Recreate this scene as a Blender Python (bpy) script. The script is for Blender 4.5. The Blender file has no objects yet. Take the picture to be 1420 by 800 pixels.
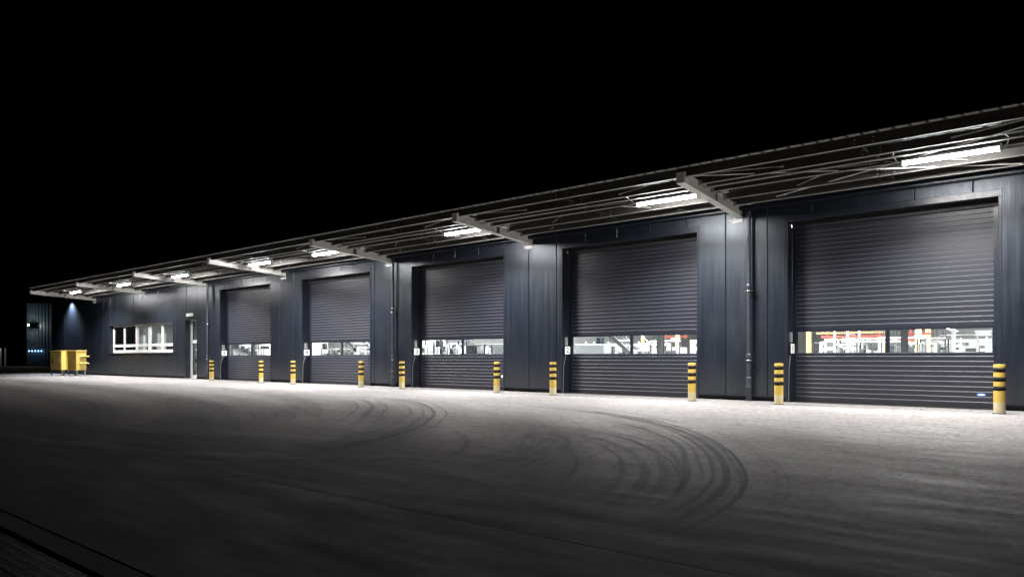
import bpy, bmesh, math, random
from mathutils import Vector, Matrix

R = math.radians
random.seed(7)
sc = bpy.context.scene
col = sc.collection

# ---------------------------------------------------------------- camera
cam_data = bpy.data.cameras.new("camera")
cam = bpy.data.objects.new("camera", cam_data)
col.objects.link(cam)
cam.location = (0.0, -16.75, 1.05)
cam.rotation_euler = (R(90), 0, R(38.55))
cam_data.lens = 24.0
cam_data.sensor_width = 36.0
cam_data.shift_y = 0.0676
cam_data.clip_start = 0.05
cam_data.clip_end = 1000
sc.camera = cam

# ---------------------------------------------------------------- night sky
world = bpy.data.worlds.new("World")
sc.world = world
world.use_nodes = True
bg = world.node_tree.nodes["Background"]
bg.inputs[0].default_value = (0.35, 0.45, 1.0, 1)
bg.inputs[1].default_value = 0.0003

sc.cycles.use_adaptive_sampling = False
sc.cycles.max_bounces = 6
sc.cycles.denoising_prefilter = 'ACCURATE'

sc.view_settings.view_transform = 'Standard'
sc.view_settings.look = 'None'
sc.view_settings.exposure = 0.0
sc.view_settings.gamma = 1.0

TUBE = 215.0       # glow of the canopy tubes
HALL = 620.0         # glow of the strip lights inside the hall

BEAM_W = 560.0      # downward light of each canopy lamp, watts

# ---------------------------------------------------------------- materials
def new_mat(name):
    m = bpy.data.materials.new(name)
    m.use_nodes = True
    nt = m.node_tree
    return m, nt, nt.nodes["Principled BSDF"]

def N(nt, t, **kw):
    n = nt.nodes.new(t)
    for k, v in kw.items():
        if hasattr(n, k) and not k[0].isupper():
            setattr(n, k, v)
        else:
            n.inputs[k].default_value = v
    return n

def ramp(nt, stops, src=None):
    r = nt.nodes.new('ShaderNodeValToRGB')
    e = r.color_ramp.elements
    while len(e) < len(stops):
        e.new(0.5)
    for i, (p, c) in enumerate(stops):
        e[i].position = p
        e[i].color = c if len(c) == 4 else (*c, 1)
    if src is not None:
        nt.links.new(src, r.inputs[0])
    return r

def mixc(nt, a, b, fac, mode='MIX'):
    m = nt.nodes.new('ShaderNodeMix')
    m.data_type = 'RGBA'
    m.blend_type = mode
    for sock, val in ((m.inputs[0], fac), (m.inputs[6], a), (m.inputs[7], b)):
        if hasattr(val, 'links'):
            nt.links.new(val, sock)
        elif isinstance(val, (int, float)):
            sock.default_value = val
        else:
            sock.default_value = (*val, 1) if len(val) == 3 else val
    return m.outputs[2]

def math_node(nt, op, a, b=None, c=None, clamp=False):
    n = nt.nodes.new('ShaderNodeMath')
    n.operation = op
    n.use_clamp = clamp
    for i, v in enumerate((a, b, c)):
        if v is None:
            continue
        if hasattr(v, 'links'):
            nt.links.new(v, n.inputs[i])
        else:
            n.inputs[i].default_value = v
    return n.outputs[0]

def world_pos(nt):
    return nt.nodes.new('ShaderNodeNewGeometry').outputs['Position']

def mapped(nt, scale=(1, 1, 1), rot=(0, 0, 0)):
    mp = nt.nodes.new('ShaderNodeMapping')
    mp.inputs['Scale'].default_value = scale
    mp.inputs['Rotation'].default_value = rot
    nt.links.new(world_pos(nt), mp.inputs[0])
    return mp.outputs[0]

def noise(nt, vec, scale, detail=4, rough=0.55):
    n = nt.nodes.new('ShaderNodeTexNoise')
    n.inputs['Scale'].default_value = scale
    n.inputs['Detail'].default_value = detail
    n.inputs['Roughness'].default_value = rough
    nt.links.new(vec, n.inputs['Vector'])
    return n.outputs['Fac']

def bump(nt, bsdf, height, strength=0.3, dist=0.01):
    b = nt.nodes.new('ShaderNodeBump')
    b.inputs['Strength'].default_value = strength
    b.inputs['Distance'].default_value = dist
    nt.links.new(height, b.inputs['Height'])
    nt.links.new(b.outputs[0], bsdf.inputs['Normal'])

def paint(name, base, rough=0.45, metal=0.0, var=0.15, dirt=0.25, grime=(0.03, 0.028, 0.025), spec=0.5):
    """painted or bare metal with slight mottling and dust, in world metres"""
    m, nt, b = new_mat(name)
    n1 = noise(nt, mapped(nt, (1, 1, 0.35)), 2.3, 6)
    n2 = noise(nt, mapped(nt), 14, 5, 0.7)
    a = tuple(x * (1 - var) for x in base)
    c = tuple(min(1, x * (1 + var)) for x in base)
    c1 = mixc(nt, a, c, n1)
    d = ramp(nt, [(0.52, (0, 0, 0)), (0.8, (dirt, dirt, dirt))], n2).outputs[0]
    nt.links.new(mixc(nt, c1, grime, d), b.inputs['Base Color'])
    rr = ramp(nt, [(0.3, (rough * 0.8,) * 3), (0.75, (min(1, rough * 1.3),) * 3)], n2).outputs[0]
    nt.links.new(rr, b.inputs['Roughness'])
    b.inputs['Metallic'].default_value = metal
    b.inputs['Specular IOR Level'].default_value = spec
    return m

def emit(name, colr, strength, sampling='AUTO'):
    m, nt, b = new_mat(name)
    m.cycles.emission_sampling = sampling
    nt.nodes.remove(b)
    e = N(nt, 'ShaderNodeEmission')
    e.inputs[0].default_value = (*colr, 1)
    e.inputs[1].default_value = strength
    nt.links.new(e.outputs[0], nt.nodes['Material Output'].inputs[0])
    return m

def mat_cladding():
    m, nt, b = new_mat('cladding')
    pos = world_pos(nt)
    sep = nt.nodes.new('ShaderNodeSeparateXYZ')
    nt.links.new(pos, sep.inputs[0])
    # fine factory micro ribs, 4 cm apart
    s = math_node(nt, 'SINE', math_node(nt, 'MULTIPLY', sep.outputs[0], 2 * math.pi / 0.043))
    w = noise(nt, mapped(nt, (1.4, 1, 0.25)), 1.1, 3)
    h = math_node(nt, 'ADD', math_node(nt, 'MULTIPLY', s, 0.00045), math_node(nt, 'MULTIPLY', w, 0.004))
    bump(nt, b, h, 1.0, 1.0)
    st = noise(nt, mapped(nt, (9, 9, 0.35)), 1.0, 6, 0.65)
    bl = noise(nt, mapped(nt), 0.9, 5)
    c1 = mixc(nt, (0.005, 0.0065, 0.011), (0.009, 0.012, 0.019), st)
    c2 = mixc(nt, c1, (0.028, 0.029, 0.031), ramp(nt, [(0.5, (0, 0, 0)), (0.75, (0.35, 0.35, 0.35))], bl).outputs[0])
    # splash dirt low on the wall
    low = ramp(nt, [(0.0, (1, 1, 1)), (1.0, (0, 0, 0))], math_node(nt, 'MULTIPLY', sep.outputs[2], 1.0)).outputs[0]
    lowm = math_node(nt, 'MULTIPLY', low, math_node(nt, 'MULTIPLY', noise(nt, mapped(nt, (1, 1, 1)), 7, 6, 0.7), 0.5))
    c3 = mixc(nt, c2, (0.06, 0.056, 0.052), lowm)
    nt.links.new(c3, b.inputs['Base Color'])
    rr = ramp(nt, [(0.3, (0.30,) * 3), (0.7, (0.42,) * 3)], st).outputs[0]
    nt.links.new(rr, b.inputs['Roughness'])
    b.inputs['Specular IOR Level'].default_value = 0.62
    b.inputs['Specular Tint'].default_value = (0.85, 0.92, 1.0, 1)
    return m

def mat_slat():
    m, nt, b = new_mat('door_slat_paint')
    st = noise(nt, mapped(nt, (1, 1, 0.5)), 1.7, 6, 0.6)
    sm = noise(nt, mapped(nt), 30, 4, 0.7)
    c1 = mixc(nt, (0.0085, 0.0095, 0.0155), (0.014, 0.0155, 0.024), st)
    sep = nt.nodes.new('ShaderNodeSeparateXYZ')
    nt.links.new(world_pos(nt), sep.inputs[0])
    low = math_node(nt, 'SUBTRACT', 1.0, math_node(nt, 'MULTIPLY', sep.outputs[2], 0.9), clamp=True)
    d = math_node(nt, 'MULTIPLY', low, math_node(nt, 'MULTIPLY', noise(nt, mapped(nt), 3.1, 7, 0.72), 0.45), clamp=True)
    nt.links.new(mixc(nt, c1, (0.04, 0.038, 0.036), d), b.inputs['Base Color'])
    rr = ramp(nt, [(0.3, (0.38,) * 3), (0.75, (0.52,) * 3)], sm).outputs[0]
    nt.links.new(rr, b.inputs['Roughness'])
    b.inputs['Specular IOR Level'].default_value = 0.5
    return m

def mat_concrete():
    m, nt, b = new_mat('yard_concrete')
    pos = mapped(nt)
    sep = nt.nodes.new('ShaderNodeSeparateXYZ')
    nt.links.new(world_pos(nt), sep.inputs[0])
    big = noise(nt, mapped(nt, (0.5, 1.0, 1)), 0.55, 6, 0.6)
    mid = noise(nt, mapped(nt, (0.35, 1.6, 1), (0, 0, R(12))), 2.2, 8, 0.65)
    fine = noise(nt, mapped(nt, (1, 0.45, 1)), 13, 9, 0.85)
    spot = noise(nt, mapped(nt, (1, 0.6, 1), (0, 0, 1)), 5.0, 9, 0.78)
    grit = noise(nt, mapped(nt, (1, 0.35, 1)), 34, 4, 0.85)
    c = mixc(nt, (0.145, 0.135, 0.130), (0.235, 0.224, 0.219), ramp(nt, [(0.32, (0, 0, 0)), (0.68, (1, 1, 1))], big).outputs[0])
    c = mixc(nt, c, (0.10, 0.095, 0.092), ramp(nt, [(0.46, (0, 0, 0)), (0.66, (0.8, 0.8, 0.8))], mid).outputs[0])
    c = mixc(nt, c, (0.30, 0.285, 0.28), ramp(nt, [(0.55, (0, 0, 0)), (0.8, (0.4, 0.4, 0.4))], noise(nt, mapped(nt, (1, 1, 1), (0, 0, 2)), 1.3, 7, 0.7)).outputs[0])
    # lamp reach painted in: turning area slightly paler than the strip under the canopy
    yy = math_node(nt, 'ADD', sep.outputs[1], math_node(nt, 'MULTIPLY', big, 3.0))
    outer_lift = ramp(nt, [(0.0, (1, 1, 1)), (1.0, (0, 0, 0))], math_node(nt, 'MULTIPLY_ADD', yy, 0.22, 1.15)).outputs[0]
    c = mixc(nt, mixc(nt, c, (0.25, 0.243, 0.24), 0.40), mixc(nt, c, (0.27, 0.255, 0.247), 0.45), outer_lift)
    c = mixc(nt, c, (0.06, 0.053, 0.05), ramp(nt, [(0.47, (0, 0, 0)), (0.58, (0.66,) * 3)], fine).outputs[0])
    c = mixc(nt, c, (0.045, 0.042, 0.04), ramp(nt, [(0.50, (0, 0, 0)), (0.62, (0.5,) * 3)], spot).outputs[0])
    c = mixc(nt, c, (0.55, 0.53, 0.51), ramp(nt, [(0.60, (0, 0, 0)), (0.68, (0.8,) * 3)], grit).outputs[0])
    # lamp falloff painted in: ground colour darkens towards the near edge
    near_shade = math_node(nt, 'MULTIPLY_ADD', math_node(nt, 'ADD', sep.outputs[1], math_node(nt, 'MULTIPLY', mid, 2.5)), -0.34, -2.95, clamp=True)
    c = mixc(nt, c, (0.030, 0.023, 0.020), math_node(nt, 'MULTIPLY', near_shade, 0.84))
    nt.links.new(c, b.inputs['Base Color'])
    rr = ramp(nt, [(0.3, (0.62,) * 3), (0.7, (0.9,) * 3)], mid).outputs[0]
    nt.links.new(rr, b.inputs['Roughness'])
    b.inputs['Specular IOR Level'].default_value = 0.3
    h = math_node(nt, 'ADD', math_node(nt, 'MULTIPLY', fine, 0.004), math_node(nt, 'MULTIPLY', grit, 0.0015))
    h = math_node(nt, 'ADD', h, math_node(nt, 'MULTIPLY', mid, 0.006))
    bump(nt, b, h, 0.8, 1.0)
    return m

def mat_track(name, strength, colr=(0.012, 0.011, 0.011), wid=0.4, solid=0.0):
    """rubber laid down in streaks: opacity fades at the band's own edges (UV)"""
    m, nt, b = new_mat(name)
    uv = nt.nodes.new('ShaderNodeUVMap')
    sep = nt.nodes.new('ShaderNodeSeparateXYZ')
    nt.links.new(uv.outputs[0], sep.inputs[0])
    v = sep.outputs[1]
    u = sep.outputs[0]
    edge = math_node(nt, 'SUBTRACT', 1.0, math_node(nt, 'POWER', math_node(nt, 'ABSOLUTE', math_node(nt, 'MULTIPLY_ADD', v, 2.0, -1.0)), 3.0), clamp=True)
    cmb = nt.nodes.new('ShaderNodeCombineXYZ')
    nt.links.new(math_node(nt, 'MULTIPLY', u, 0.5), cmb.inputs[0])
    nt.links.new(math_node(nt, 'MULTIPLY', v, wid * 30.0), cmb.inputs[1])
    st = noise(nt, cmb.outputs[0], 1.6, 6, 0.6)
    gr = noise(nt, mapped(nt), 26, 5, 0.75)
    a = math_node(nt, 'MULTIPLY', edge, ramp(nt, [(0.42 - solid * 0.2, (0.0,) * 3), (0.58 - solid * 0.12, (1,) * 3)], st).outputs[0])
    a = math_node(nt, 'MULTIPLY', a, ramp(nt, [(0.25, (0.4,) * 3), (0.65, (1,) * 3)], gr).outputs[0])
    # ends fade out: second UV channel carries 0..1..0
    uv2 = nt.nodes.new('ShaderNodeUVMap')
    uv2.uv_map = 'fade'
    s2 = nt.nodes.new('ShaderNodeSeparateXYZ')
    nt.links.new(uv2.outputs[0], s2.inputs[0])
    a = math_node(nt, 'MULTIPLY', a, s2.outputs[0])
    a = math_node(nt, 'MULTIPLY', a, strength, clamp=True)
    b.inputs['Base Color'].default_value = (*colr, 1)
    b.inputs['Roughness'].default_value = 0.7
    b.inputs['Specular IOR Level'].default_value = 0.25
    nt.links.new(a, b.inputs['Alpha'])
    return m

def mat_glass(name, tint=(0.92, 0.95, 0.96), gloss=1.0):
    m, nt, b = new_mat(name)
    nt.nodes.remove(b)
    t = N(nt, 'ShaderNodeBsdfTransparent')
    t.inputs[0].default_value = (*tint, 1)
    g = N(nt, 'ShaderNodeBsdfGlossy')
    g.inputs['Roughness'].default_value = 0.03
    fr = N(nt, 'ShaderNodeFresnel', IOR=1.45)
    mx = N(nt, 'ShaderNodeMixShader')
    geo = nt.nodes.new('ShaderNodeNewGeometry')
    front = math_node(nt, 'SUBTRACT', 1.0, geo.outputs['Backfacing'])
    nt.links.new(math_node(nt, 'MULTIPLY', math_node(nt, 'MULTIPLY', fr.outputs[0], gloss), front), mx.inputs[0])
    nt.links.new(t.outputs[0], mx.inputs[1])
    nt.links.new(g.outputs[0], mx.inputs[2])
    nt.links.new(mx.outputs[0], nt.nodes['Material Output'].inputs[0])
    return m

def mat_bollard():
    m, nt, b = new_mat('bollard_yellow')
    sep = nt.nodes.new('ShaderNodeSeparateXYZ')
    nt.links.new(world_pos(nt), sep.inputs[0])
    n1 = noise(nt, mapped(nt, (1, 1, 0.5)), 9, 6, 0.7)
    zz = math_node(nt, 'ADD', sep.outputs[2], math_node(nt, 'MULTIPLY', math_node(nt, 'SUBTRACT', n1, 0.5), 0.16))
    worn = ramp(nt, [(0.20, (1, 1, 1)), (0.235, (0, 0, 0))], zz).outputs[0]
    worn = math_node(nt, 'MULTIPLY', worn, ramp(nt, [(0.3, (0.45,) * 3), (0.55, (0.95,) * 3)], n1).outputs[0])
    c = mixc(nt, (0.41, 0.265, 0.04), (0.49, 0.34, 0.07), n1)
    c = mixc(nt, c, (0.46, 0.41, 0.28), worn)
    sc_ = noise(nt, mapped(nt), 45, 5, 0.75)
    c = mixc(nt, c, (0.20, 0.15, 0.07), ramp(nt, [(0.6, (0, 0, 0)), (0.75, (0.6,) * 3)], sc_).outputs[0])
    nt.links.new(c, b.inputs['Base Color'])
    b.inputs['Roughness'].default_value = 0.5
    return m

M = {
    'clad': mat_cladding(),
    'slat': mat_slat(),
    'lip': paint('door_slat_lip', (0.12, 0.123, 0.148), 0.6, 0.0),
    'trim': paint('dark_trim', (0.011, 0.014, 0.022), 0.32, 0.0, 0.12, 0.15),
    'black': paint('black_rubber', (0.012, 0.012, 0.013), 0.7, 0, 0.2, 0.3),
    'core': paint('wall_core', (0.02, 0.021, 0.024), 0.7),
    'galv': paint('galvanised_steel', (0.42, 0.405, 0.385), 0.30, 1.0, 0.2, 0.35, (0.12, 0.11, 0.1)),
    'sheet': paint('roof_sheet', (0.04, 0.038, 0.036), 0.55, 0.0, 0.2, 0.4, (0.10, 0.09, 0.08)),
    'beam': paint('beam_paint', (0.80, 0.785, 0.75), 0.5, 0.0, 0.1, 0.35, (0.25, 0.23, 0.2)),
    'shaded_steel': paint('purlin_steel_shade', (0.045, 0.041, 0.037), 0.5, 0.0, 0.25, 0.4, (0.12, 0.11, 0.1)),  # purlin shade painted in: dark copy of the zinc used on the flanges
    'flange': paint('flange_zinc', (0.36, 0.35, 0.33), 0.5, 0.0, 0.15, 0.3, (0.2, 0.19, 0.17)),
    'white': paint('white_frame', (0.50, 0.50, 0.49), 0.4, 0, 0.04, 0.1, (0.4, 0.38, 0.36)),
    'grey': paint('grey_paint', (0.3, 0.3, 0.3), 0.5),
    'pipe': paint('pipe_dark', (0.05, 0.056, 0.07), 0.33, 0.4, 0.1, 0.1),
    'yellow': paint('container_yellow', (0.54, 0.40, 0.10), 0.45, 0, 0.12, 0.35, (0.25, 0.18, 0.05)),
    'bollard': mat_bollard(),
    'band': paint('bollard_black', (0.010, 0.009, 0.008), 0.75, 0, 0.15, 0.15, (0.03, 0.028, 0.025), 0.2),
    'concrete': mat_concrete(),
    'joint': paint('joint_filler', (0.03, 0.028, 0.027), 0.9),
    'asph_dark': paint('kerb_dark', (0.02, 0.019, 0.018), 0.9, 0, 0.3, 0.3),
    'asphalt': paint('asphalt', (0.05, 0.048, 0.046), 0.9, 0, 0.3, 0.5),
    'glass': mat_glass('pane_glass', gloss=0.8),
    'tube': emit('tube_light', (1.0, 0.985, 0.97), TUBE),
    'hall_floor': paint('hall_floor', (0.45, 0.45, 0.44), 0.4, 0, 0.1, 0.2),
    'hall_wall': paint('hall_wall', (0.72, 0.72, 0.71), 0.6, 0, 0.12, 0.15, (0.4, 0.4, 0.4)),
    'strip': emit('hall_strip', (1.0, 0.98, 0.95), HALL, 'FRONT'),
    'strip_far': emit('hall_strip_far', (1.0, 0.98, 0.95), 30.0, 'NONE'),
    'ochre': paint('ochre_paint', (0.74, 0.50, 0.24), 0.5),
    'red': paint('red_paint', (0.42, 0.09, 0.06), 0.5),
    'dgrey': paint('dark_grey', (0.06, 0.062, 0.068), 0.5),
    'mgrey': paint('mid_grey', (0.20, 0.205, 0.21), 0.5),
    'lgrey': paint('light_grey', (0.55, 0.56, 0.57), 0.5),
    'blue': paint('sign_blue', (0.05, 0.15, 0.50), 0.5),
    'plate': paint('plate_white', (0.80, 0.80, 0.77), 0.45, 0, 0.03, 0.1, (0.5, 0.48, 0.45)),
    'ink': paint('digit_black', (0.012, 0.012, 0.014), 0.5),
    'hoarding': paint('blue_shed_sheet', (0.10, 0.17, 0.25), 0.4, 0.3),
}

# ---------------------------------------------------------------- mesh helpers
class MB:
    """collects shapes for ONE mesh object"""
    def __init__(s):
        s.v, s.f, s.mi, s.sm = [], [], [], []
    def add(s, vs, fs, mi=0, smooth=False):
        o = len(s.v)
        s.v += [tuple(p) for p in vs]
        for f in fs:
            s.f.append([i + o for i in f]); s.mi.append(mi); s.sm.append(smooth)
        return s
    def box(s, x0, x1, y0, y1, z0, z1, mi=0, fn=None):
        vs = [(x, y, z) for z in (z0, z1) for y in (y0, y1) for x in (x0, x1)]
        if fn: vs = [fn(*p) for p in vs]
        return s.add(vs, [(0, 2, 3, 1), (4, 5, 7, 6), (0, 1, 5, 4), (2, 6, 7, 3), (0, 4, 6, 2), (1, 3, 7, 5)], mi)
    def cbox(s, x0, x1, y0, y1, z0, z1, c=0.006, mi=0):
        """box with chamfered edges all round"""
        vs = []
        X, Y, Z = (x0, x1), (y0, y1), (z0, z1)
        sg = (1, -1)
        idx = {}
        for i in (0, 1):
            for j in (0, 1):
                for k in (0, 1):
                    for a in range(3):
                        p = [X[i], Y[j], Z[k]]
                        q = [X[i] + sg[i] * c, Y[j] + sg[j] * c, Z[k] + sg[k] * c]
                        q[a] = p[a]
                        idx[i, j, k, a] = len(vs); vs.append(tuple(q))
        F = []
        for a in range(3):
            b, d = [(1, 2), (0, 2), (0, 1)][a]
            for e in (0, 1):
                loop = []
                for (p, q) in ((0, 0), (1, 0), (1, 1), (0, 1)):
                    t = [0, 0, 0]; t[a] = e; t[b] = p; t[d] = q
                    loop.append(idx[t[0], t[1], t[2], a])
                flip = (e == 0) ^ (a == 1)
                F.append(loop[::-1] if flip else loop)
        for a in range(3):
            b, d = [(1, 2), (0, 2), (0, 1)][a]
            for p in (0, 1):
                for q in (0, 1):
                    t0 = [0, 0, 0]; t0[b] = p; t0[d] = q
                    t1 = list(t0); t1[a] = 1
                    F.append([idx[(*t0, b)], idx[(*t1, b)], idx[(*t1, d)], idx[(*t0, d)]])
        for i in (0, 1):
            for j in (0, 1):
                for k in (0, 1):
                    F.append([idx[i, j, k, 0], idx[i, j, k, 1], idx[i, j, k, 2]])
        return s.add(vs, F, mi)
    def tube(s, p0, p1, r0, r1=None, n=10, mi=0, caps=True):
        r1 = r0 if r1 is None else r1
        p0, p1 = Vector(p0), Vector(p1)
        d = (p1 - p0).normalized()
        up = Vector((0, 0, 1)) if abs(d.z) < 0.95 else Vector((1, 0, 0))
        a = d.cross(up).normalized(); b = d.cross(a).normalized()
        vs = []
        for p, r in ((p0, r0), (p1, r1)):
            for i in range(n):
                t = 2 * math.pi * i / n
                vs.append(p + a * math.cos(t) * r + b * math.sin(t) * r)
        s.add(vs, [(i, (i + 1) % n, n + (i + 1) % n, n + i) for i in range(n)], mi, True)
        if caps:
            s.add(vs[:n], [tuple(range(n))[::-1]], mi); s.add(vs[n:], [tuple(range(n))], mi)
        return s
    def path(s, pts, r, n=8, mi=0):
        for a, b in zip(pts, pts[1:]):
            s.tube(a, b, r, n=n, mi=mi)
        return s
    def lathe(s, prof, n=20, mi=0, at=(0, 0, 0)):
        vs = []
        for r, z in prof:
            for i in range(n):
                t = 2 * math.pi * i / n
                vs.append((at[0] + r * math.cos(t), at[1] + r * math.sin(t), at[2] + z))
        fs = []
        for k in range(len(prof) - 1):
            for i in range(n):
                fs.append((k * n + i, k * n + (i + 1) % n, (k + 1) * n + (i + 1) % n, (k + 1) * n + i))
        s.add(vs, fs, mi, True)
        return s
    def mesh(s, name, mats, bevel=0):
        me = bpy.data.meshes.new(name)
        me.from_pydata(s.v, [], s.f)
        for m in (mats if isinstance(mats, (list, tuple)) else [mats]):
            me.materials.append(m)
        me.polygons.foreach_set('material_index', s.mi)
        me.polygons.foreach_set('use_smooth', s.sm)
        me.update()
        bm = bmesh.new(); bm.from_mesh(me)
        bmesh.ops.recalc_face_normals(bm, faces=bm.faces)
        bm.to_mesh(me); bm.free()
        return me
    def build(s, name, mats, parent=None, loc=(0, 0, 0), rz=0):
        return put(name, s.mesh(name, mats), parent, loc, rz)

def put(name, data, parent=None, loc=(0, 0, 0), rz=0):
    o = bpy.data.objects.new(name, data)
    col.objects.link(o)
    o.location = loc
    o.rotation_euler = (0, 0, rz)
    if parent is not None:
        o.parent = parent
    return o

def empty(name, loc=(0, 0, 0), parent=None, rz=0):
    return put(name, None, parent, loc, rz)

def tag(o, label, cat, group=None, kind=None):
    o['label'] = label
    if cat: o['category'] = cat
    if group: o['group'] = group
    if kind: o['kind'] = kind
    return o

def text(body, size, mat, parent, loc, rot, ext=0.002, name='digit', sx=1.0, bold=0.0):
    cu = bpy.data.curves.new(name, 'FONT')
    cu.body = body; cu.size = size; cu.align_x = 'CENTER'; cu.align_y = 'CENTER'
    cu.extrude = ext; cu.offset = bold
    cu.materials.append(mat)
    tmp = bpy.data.objects.new(name, cu)
    me = bpy.data.meshes.new_from_object(tmp)
    bpy.data.objects.remove(tmp); bpy.data.curves.remove(cu)
    o = put(name, me, parent, loc)
    o.rotation_euler = rot
    o.scale = (sx, 1, 1)
    return o

# ================================================================= GROUND
g = MB().box(-400, 200, -200, 300, -1.0, -0.02).build('ground', M['asphalt'])
g['kind'] = 'structure'
yard = empty('concrete_yard'); yard['kind'] = 'structure'
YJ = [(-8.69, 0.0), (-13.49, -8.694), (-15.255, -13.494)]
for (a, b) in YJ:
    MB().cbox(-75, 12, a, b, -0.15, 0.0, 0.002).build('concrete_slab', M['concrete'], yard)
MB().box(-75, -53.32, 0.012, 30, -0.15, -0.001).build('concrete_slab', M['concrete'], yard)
MB().box(-75, 12, -15.2, -0.02, -0.14, -0.035).build('joint_filler', M['joint'], yard)

def spline(pts, n=10):
    P = [Vector((*p, 0)) for p in pts]
    P = [P[0] * 2 - P[1]] + P + [P[-1] * 2 - P[-2]]
    out = []
    for i in range(1, len(P) - 2):
        for k in range(n):
            t = k / n
            a, b, c, d = P[i - 1], P[i], P[i + 1], P[i + 2]
            out.append(0.5 * ((2 * b) + (c - a) * t + (2 * a - 5 * b + 4 * c - d) * t * t + (3 * b - a - 3 * c + d) * t ** 3))
    out.append(P[-2])
    return out

track_level = [0.003]
def track(pts, width, mat, name='tyre_mark', off=0.0, wob=0.0):
    c = spline(pts)
    n = len(c)
    track_level[0] += 0.0006
    z = track_level[0]
    vs, uvs, fd = [], [], []
    L = 0
    for i, p in enumerate(c):
        a = c[max(0, i - 1)]; b = c[min(n - 1, i + 1)]
        t = (b - a).normalized(); nn = Vector((-t.y, t.x, 0))
        if i: L += (c[i] - c[i - 1]).length
        f = min(1, i / (0.22 * n), (n - 1 - i) / (0.22 * n))
        w = width
        q = p + nn * off
        vs += [tuple(q - nn * w / 2 + Vector((0, 0, z))), tuple(q + nn * w / 2 + Vector((0, 0, z)))]
        uvs += [(L, 0), (L, 1)]; fd += [f, f]
    me = bpy.data.meshes.new(name)
    fs = [(2 * i, 2 * i + 2, 2 * i + 3, 2 * i + 1) for i in range(n - 1)]
    me.from_pydata(vs, [], fs)
    u1 = me.uv_layers.new(name='UVMap'); u2 = me.uv_layers.new(name='fade')
    for l in me.loops:
        u1.data[l.index].uv = uvs[l.vertex_index]
        u2.data[l.index].uv = (fd[l.vertex_index], 0)
    me.materials.append(mat)
    return put(name, me, yard)

T1 = mat_track('rubber_strong', 0.95, wid=0.1, solid=1.0)
T2 = mat_track('rubber_mid', 0.55, wid=0.1, solid=0.6)
T3 = mat_track('rubber_faint', 0.32, wid=0.5)
TL = mat_track('tyre_dust', 0.25, (0.5, 0.48, 0.46))
outer = [(-9.26, -4.87), (-7.92, -5.16), (-6.66, -5.62), (-5.15, -6.63), (-4.06, -7.76), (-3.17, -9.03), (-2.59, -10.12), (-2.22, -11.0), (-2.02, -11.8), (-1.94, -12.44), (-1.92, -13.0)]
inner = [(-6.5, -6.4), (-5.25, -7.27), (-4.26, -8.15), (-3.5, -9.15), (-2.95, -10.2), (-2.53, -11.1), (-2.27, -11.9)]
in2 = [(-6.3, -8.1), (-5.4, -8.3), (-4.51, -8.79), (-3.74, -9.48), (-3.05, -10.55), (-2.62, -11.4), (-2.36, -12.2)]
in3 = [(-5.9, -8.75), (-4.82, -9.0), (-3.81, -9.85), (-3.05, -10.9), (-2.62, -11.85), (-2.45, -12.6)]
lo = [(-16.81, -5.7), (-14.4, -5.11), (-12.59, -5.24), (-10.88, -6.16), (-9.25, -7.5), (-8.25, -8.64), (-7.5, -9.6), (-6.96, -10.64), (-6.55, -11.64), (-6.3, -12.38)]
li = [(-14.85, -5.47), (-13.13, -6.03), (-11.3, -7.3), (-9.88, -8.65), (-8.95, -9.56), (-8.3, -10.4)]
l2 = [(-15.71, -9.1), (-14.27, -9.15), (-12.48, -9.52), (-11.1, -10.14), (-9.74, -11.1)]
l3 = [(-16.62, -8.5), (-14.56, -8.49), (-12.66, -8.93), (-10.94, -9.78), (-9.8, -10.7)]
sm_ = [(-5.9, -8.45), (-5.17, -9.15), (-4.65, -9.81), (-4.25, -10.5)]
midl = [(-6.83, -9.6), (-6.1, -10.1), (-5.46, -10.75), (-4.9, -11.6)]
track(outer, 0.08, T1); track(outer, 0.05, T1, off=0.16); track(outer, 0.05, T1, off=-0.12); track(outer, 0.34, T3, off=0.0)
track(outer, 0.06, T3, off=0.42); track(outer, 0.05, T3, off=0.5); track(outer, 0.05, T3, off=-0.45)
track(inner, 0.07, T1); track(inner, 0.3, T3, off=-0.12); track(inner, 0.05, T2, off=0.12); track(inner, 0.05, T2, off=0.45)
track(in2, 0.10, T2); track(in2, 0.06, T2, off=0.18); track(in2, 0.07, T3, off=-0.4); track(in3, 0.12, T2); track(in3, 0.07, T3, off=-0.5)
track(in3, 0.06, T2, off=0.3); track(in3, 0.05, T2, off=-0.2); track(in3, 0.05, T2, off=-0.65)
track(lo, 0.07, T1); track(lo, 0.05, T2, off=0.22); track(lo, 0.2, T3, off=-0.1); track(lo, 0.05, T2, off=-0.2); track(lo, 0.05, T2, off=-0.45)
track(li, 0.12, T2); track(li, 0.05, T2, off=0.3); track(li, 0.06, T3, off=-0.5); track(li, 0.05, T2, off=-0.3)
track(l2, 0.07, T2); track(l2, 0.06, T3, off=0.35); track(l2, 0.05, T2, off=0.2); track(l3, 0.10, T2); track(l3, 0.07, T2, off=0.28); track(l3, 0.07, T3, off=-0.4)
track(sm_, 0.07, T2); track(sm_, 0.06, T3, off=0.3); track(midl, 0.08, T2); track(midl, 0.06, T3, off=-0.3)
track([(-11.77, -4.6), (-9.51, -4.45), (-7.79, -4.5), (-6.28, -5.3)], 0.1, T2)
track([(-40, -6.5), (-30, -6.2), (-22, -6.6), (-14, -7.9), (-9, -10.2), (-6.4, -12.6)], 0.10, T3)
track([(-40, -7.6), (-30, -7.4), (-22, -7.9), (-14, -9.3), (-9.4, -11.4), (-7.3, -13.2)], 0.09, T3)
track([(-34, -5.2), (-26, -5.0), (-20, -5.4), (-15, -6.6), (-11, -8.8), (-8, -11.6)], 0.10, T3)
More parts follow.
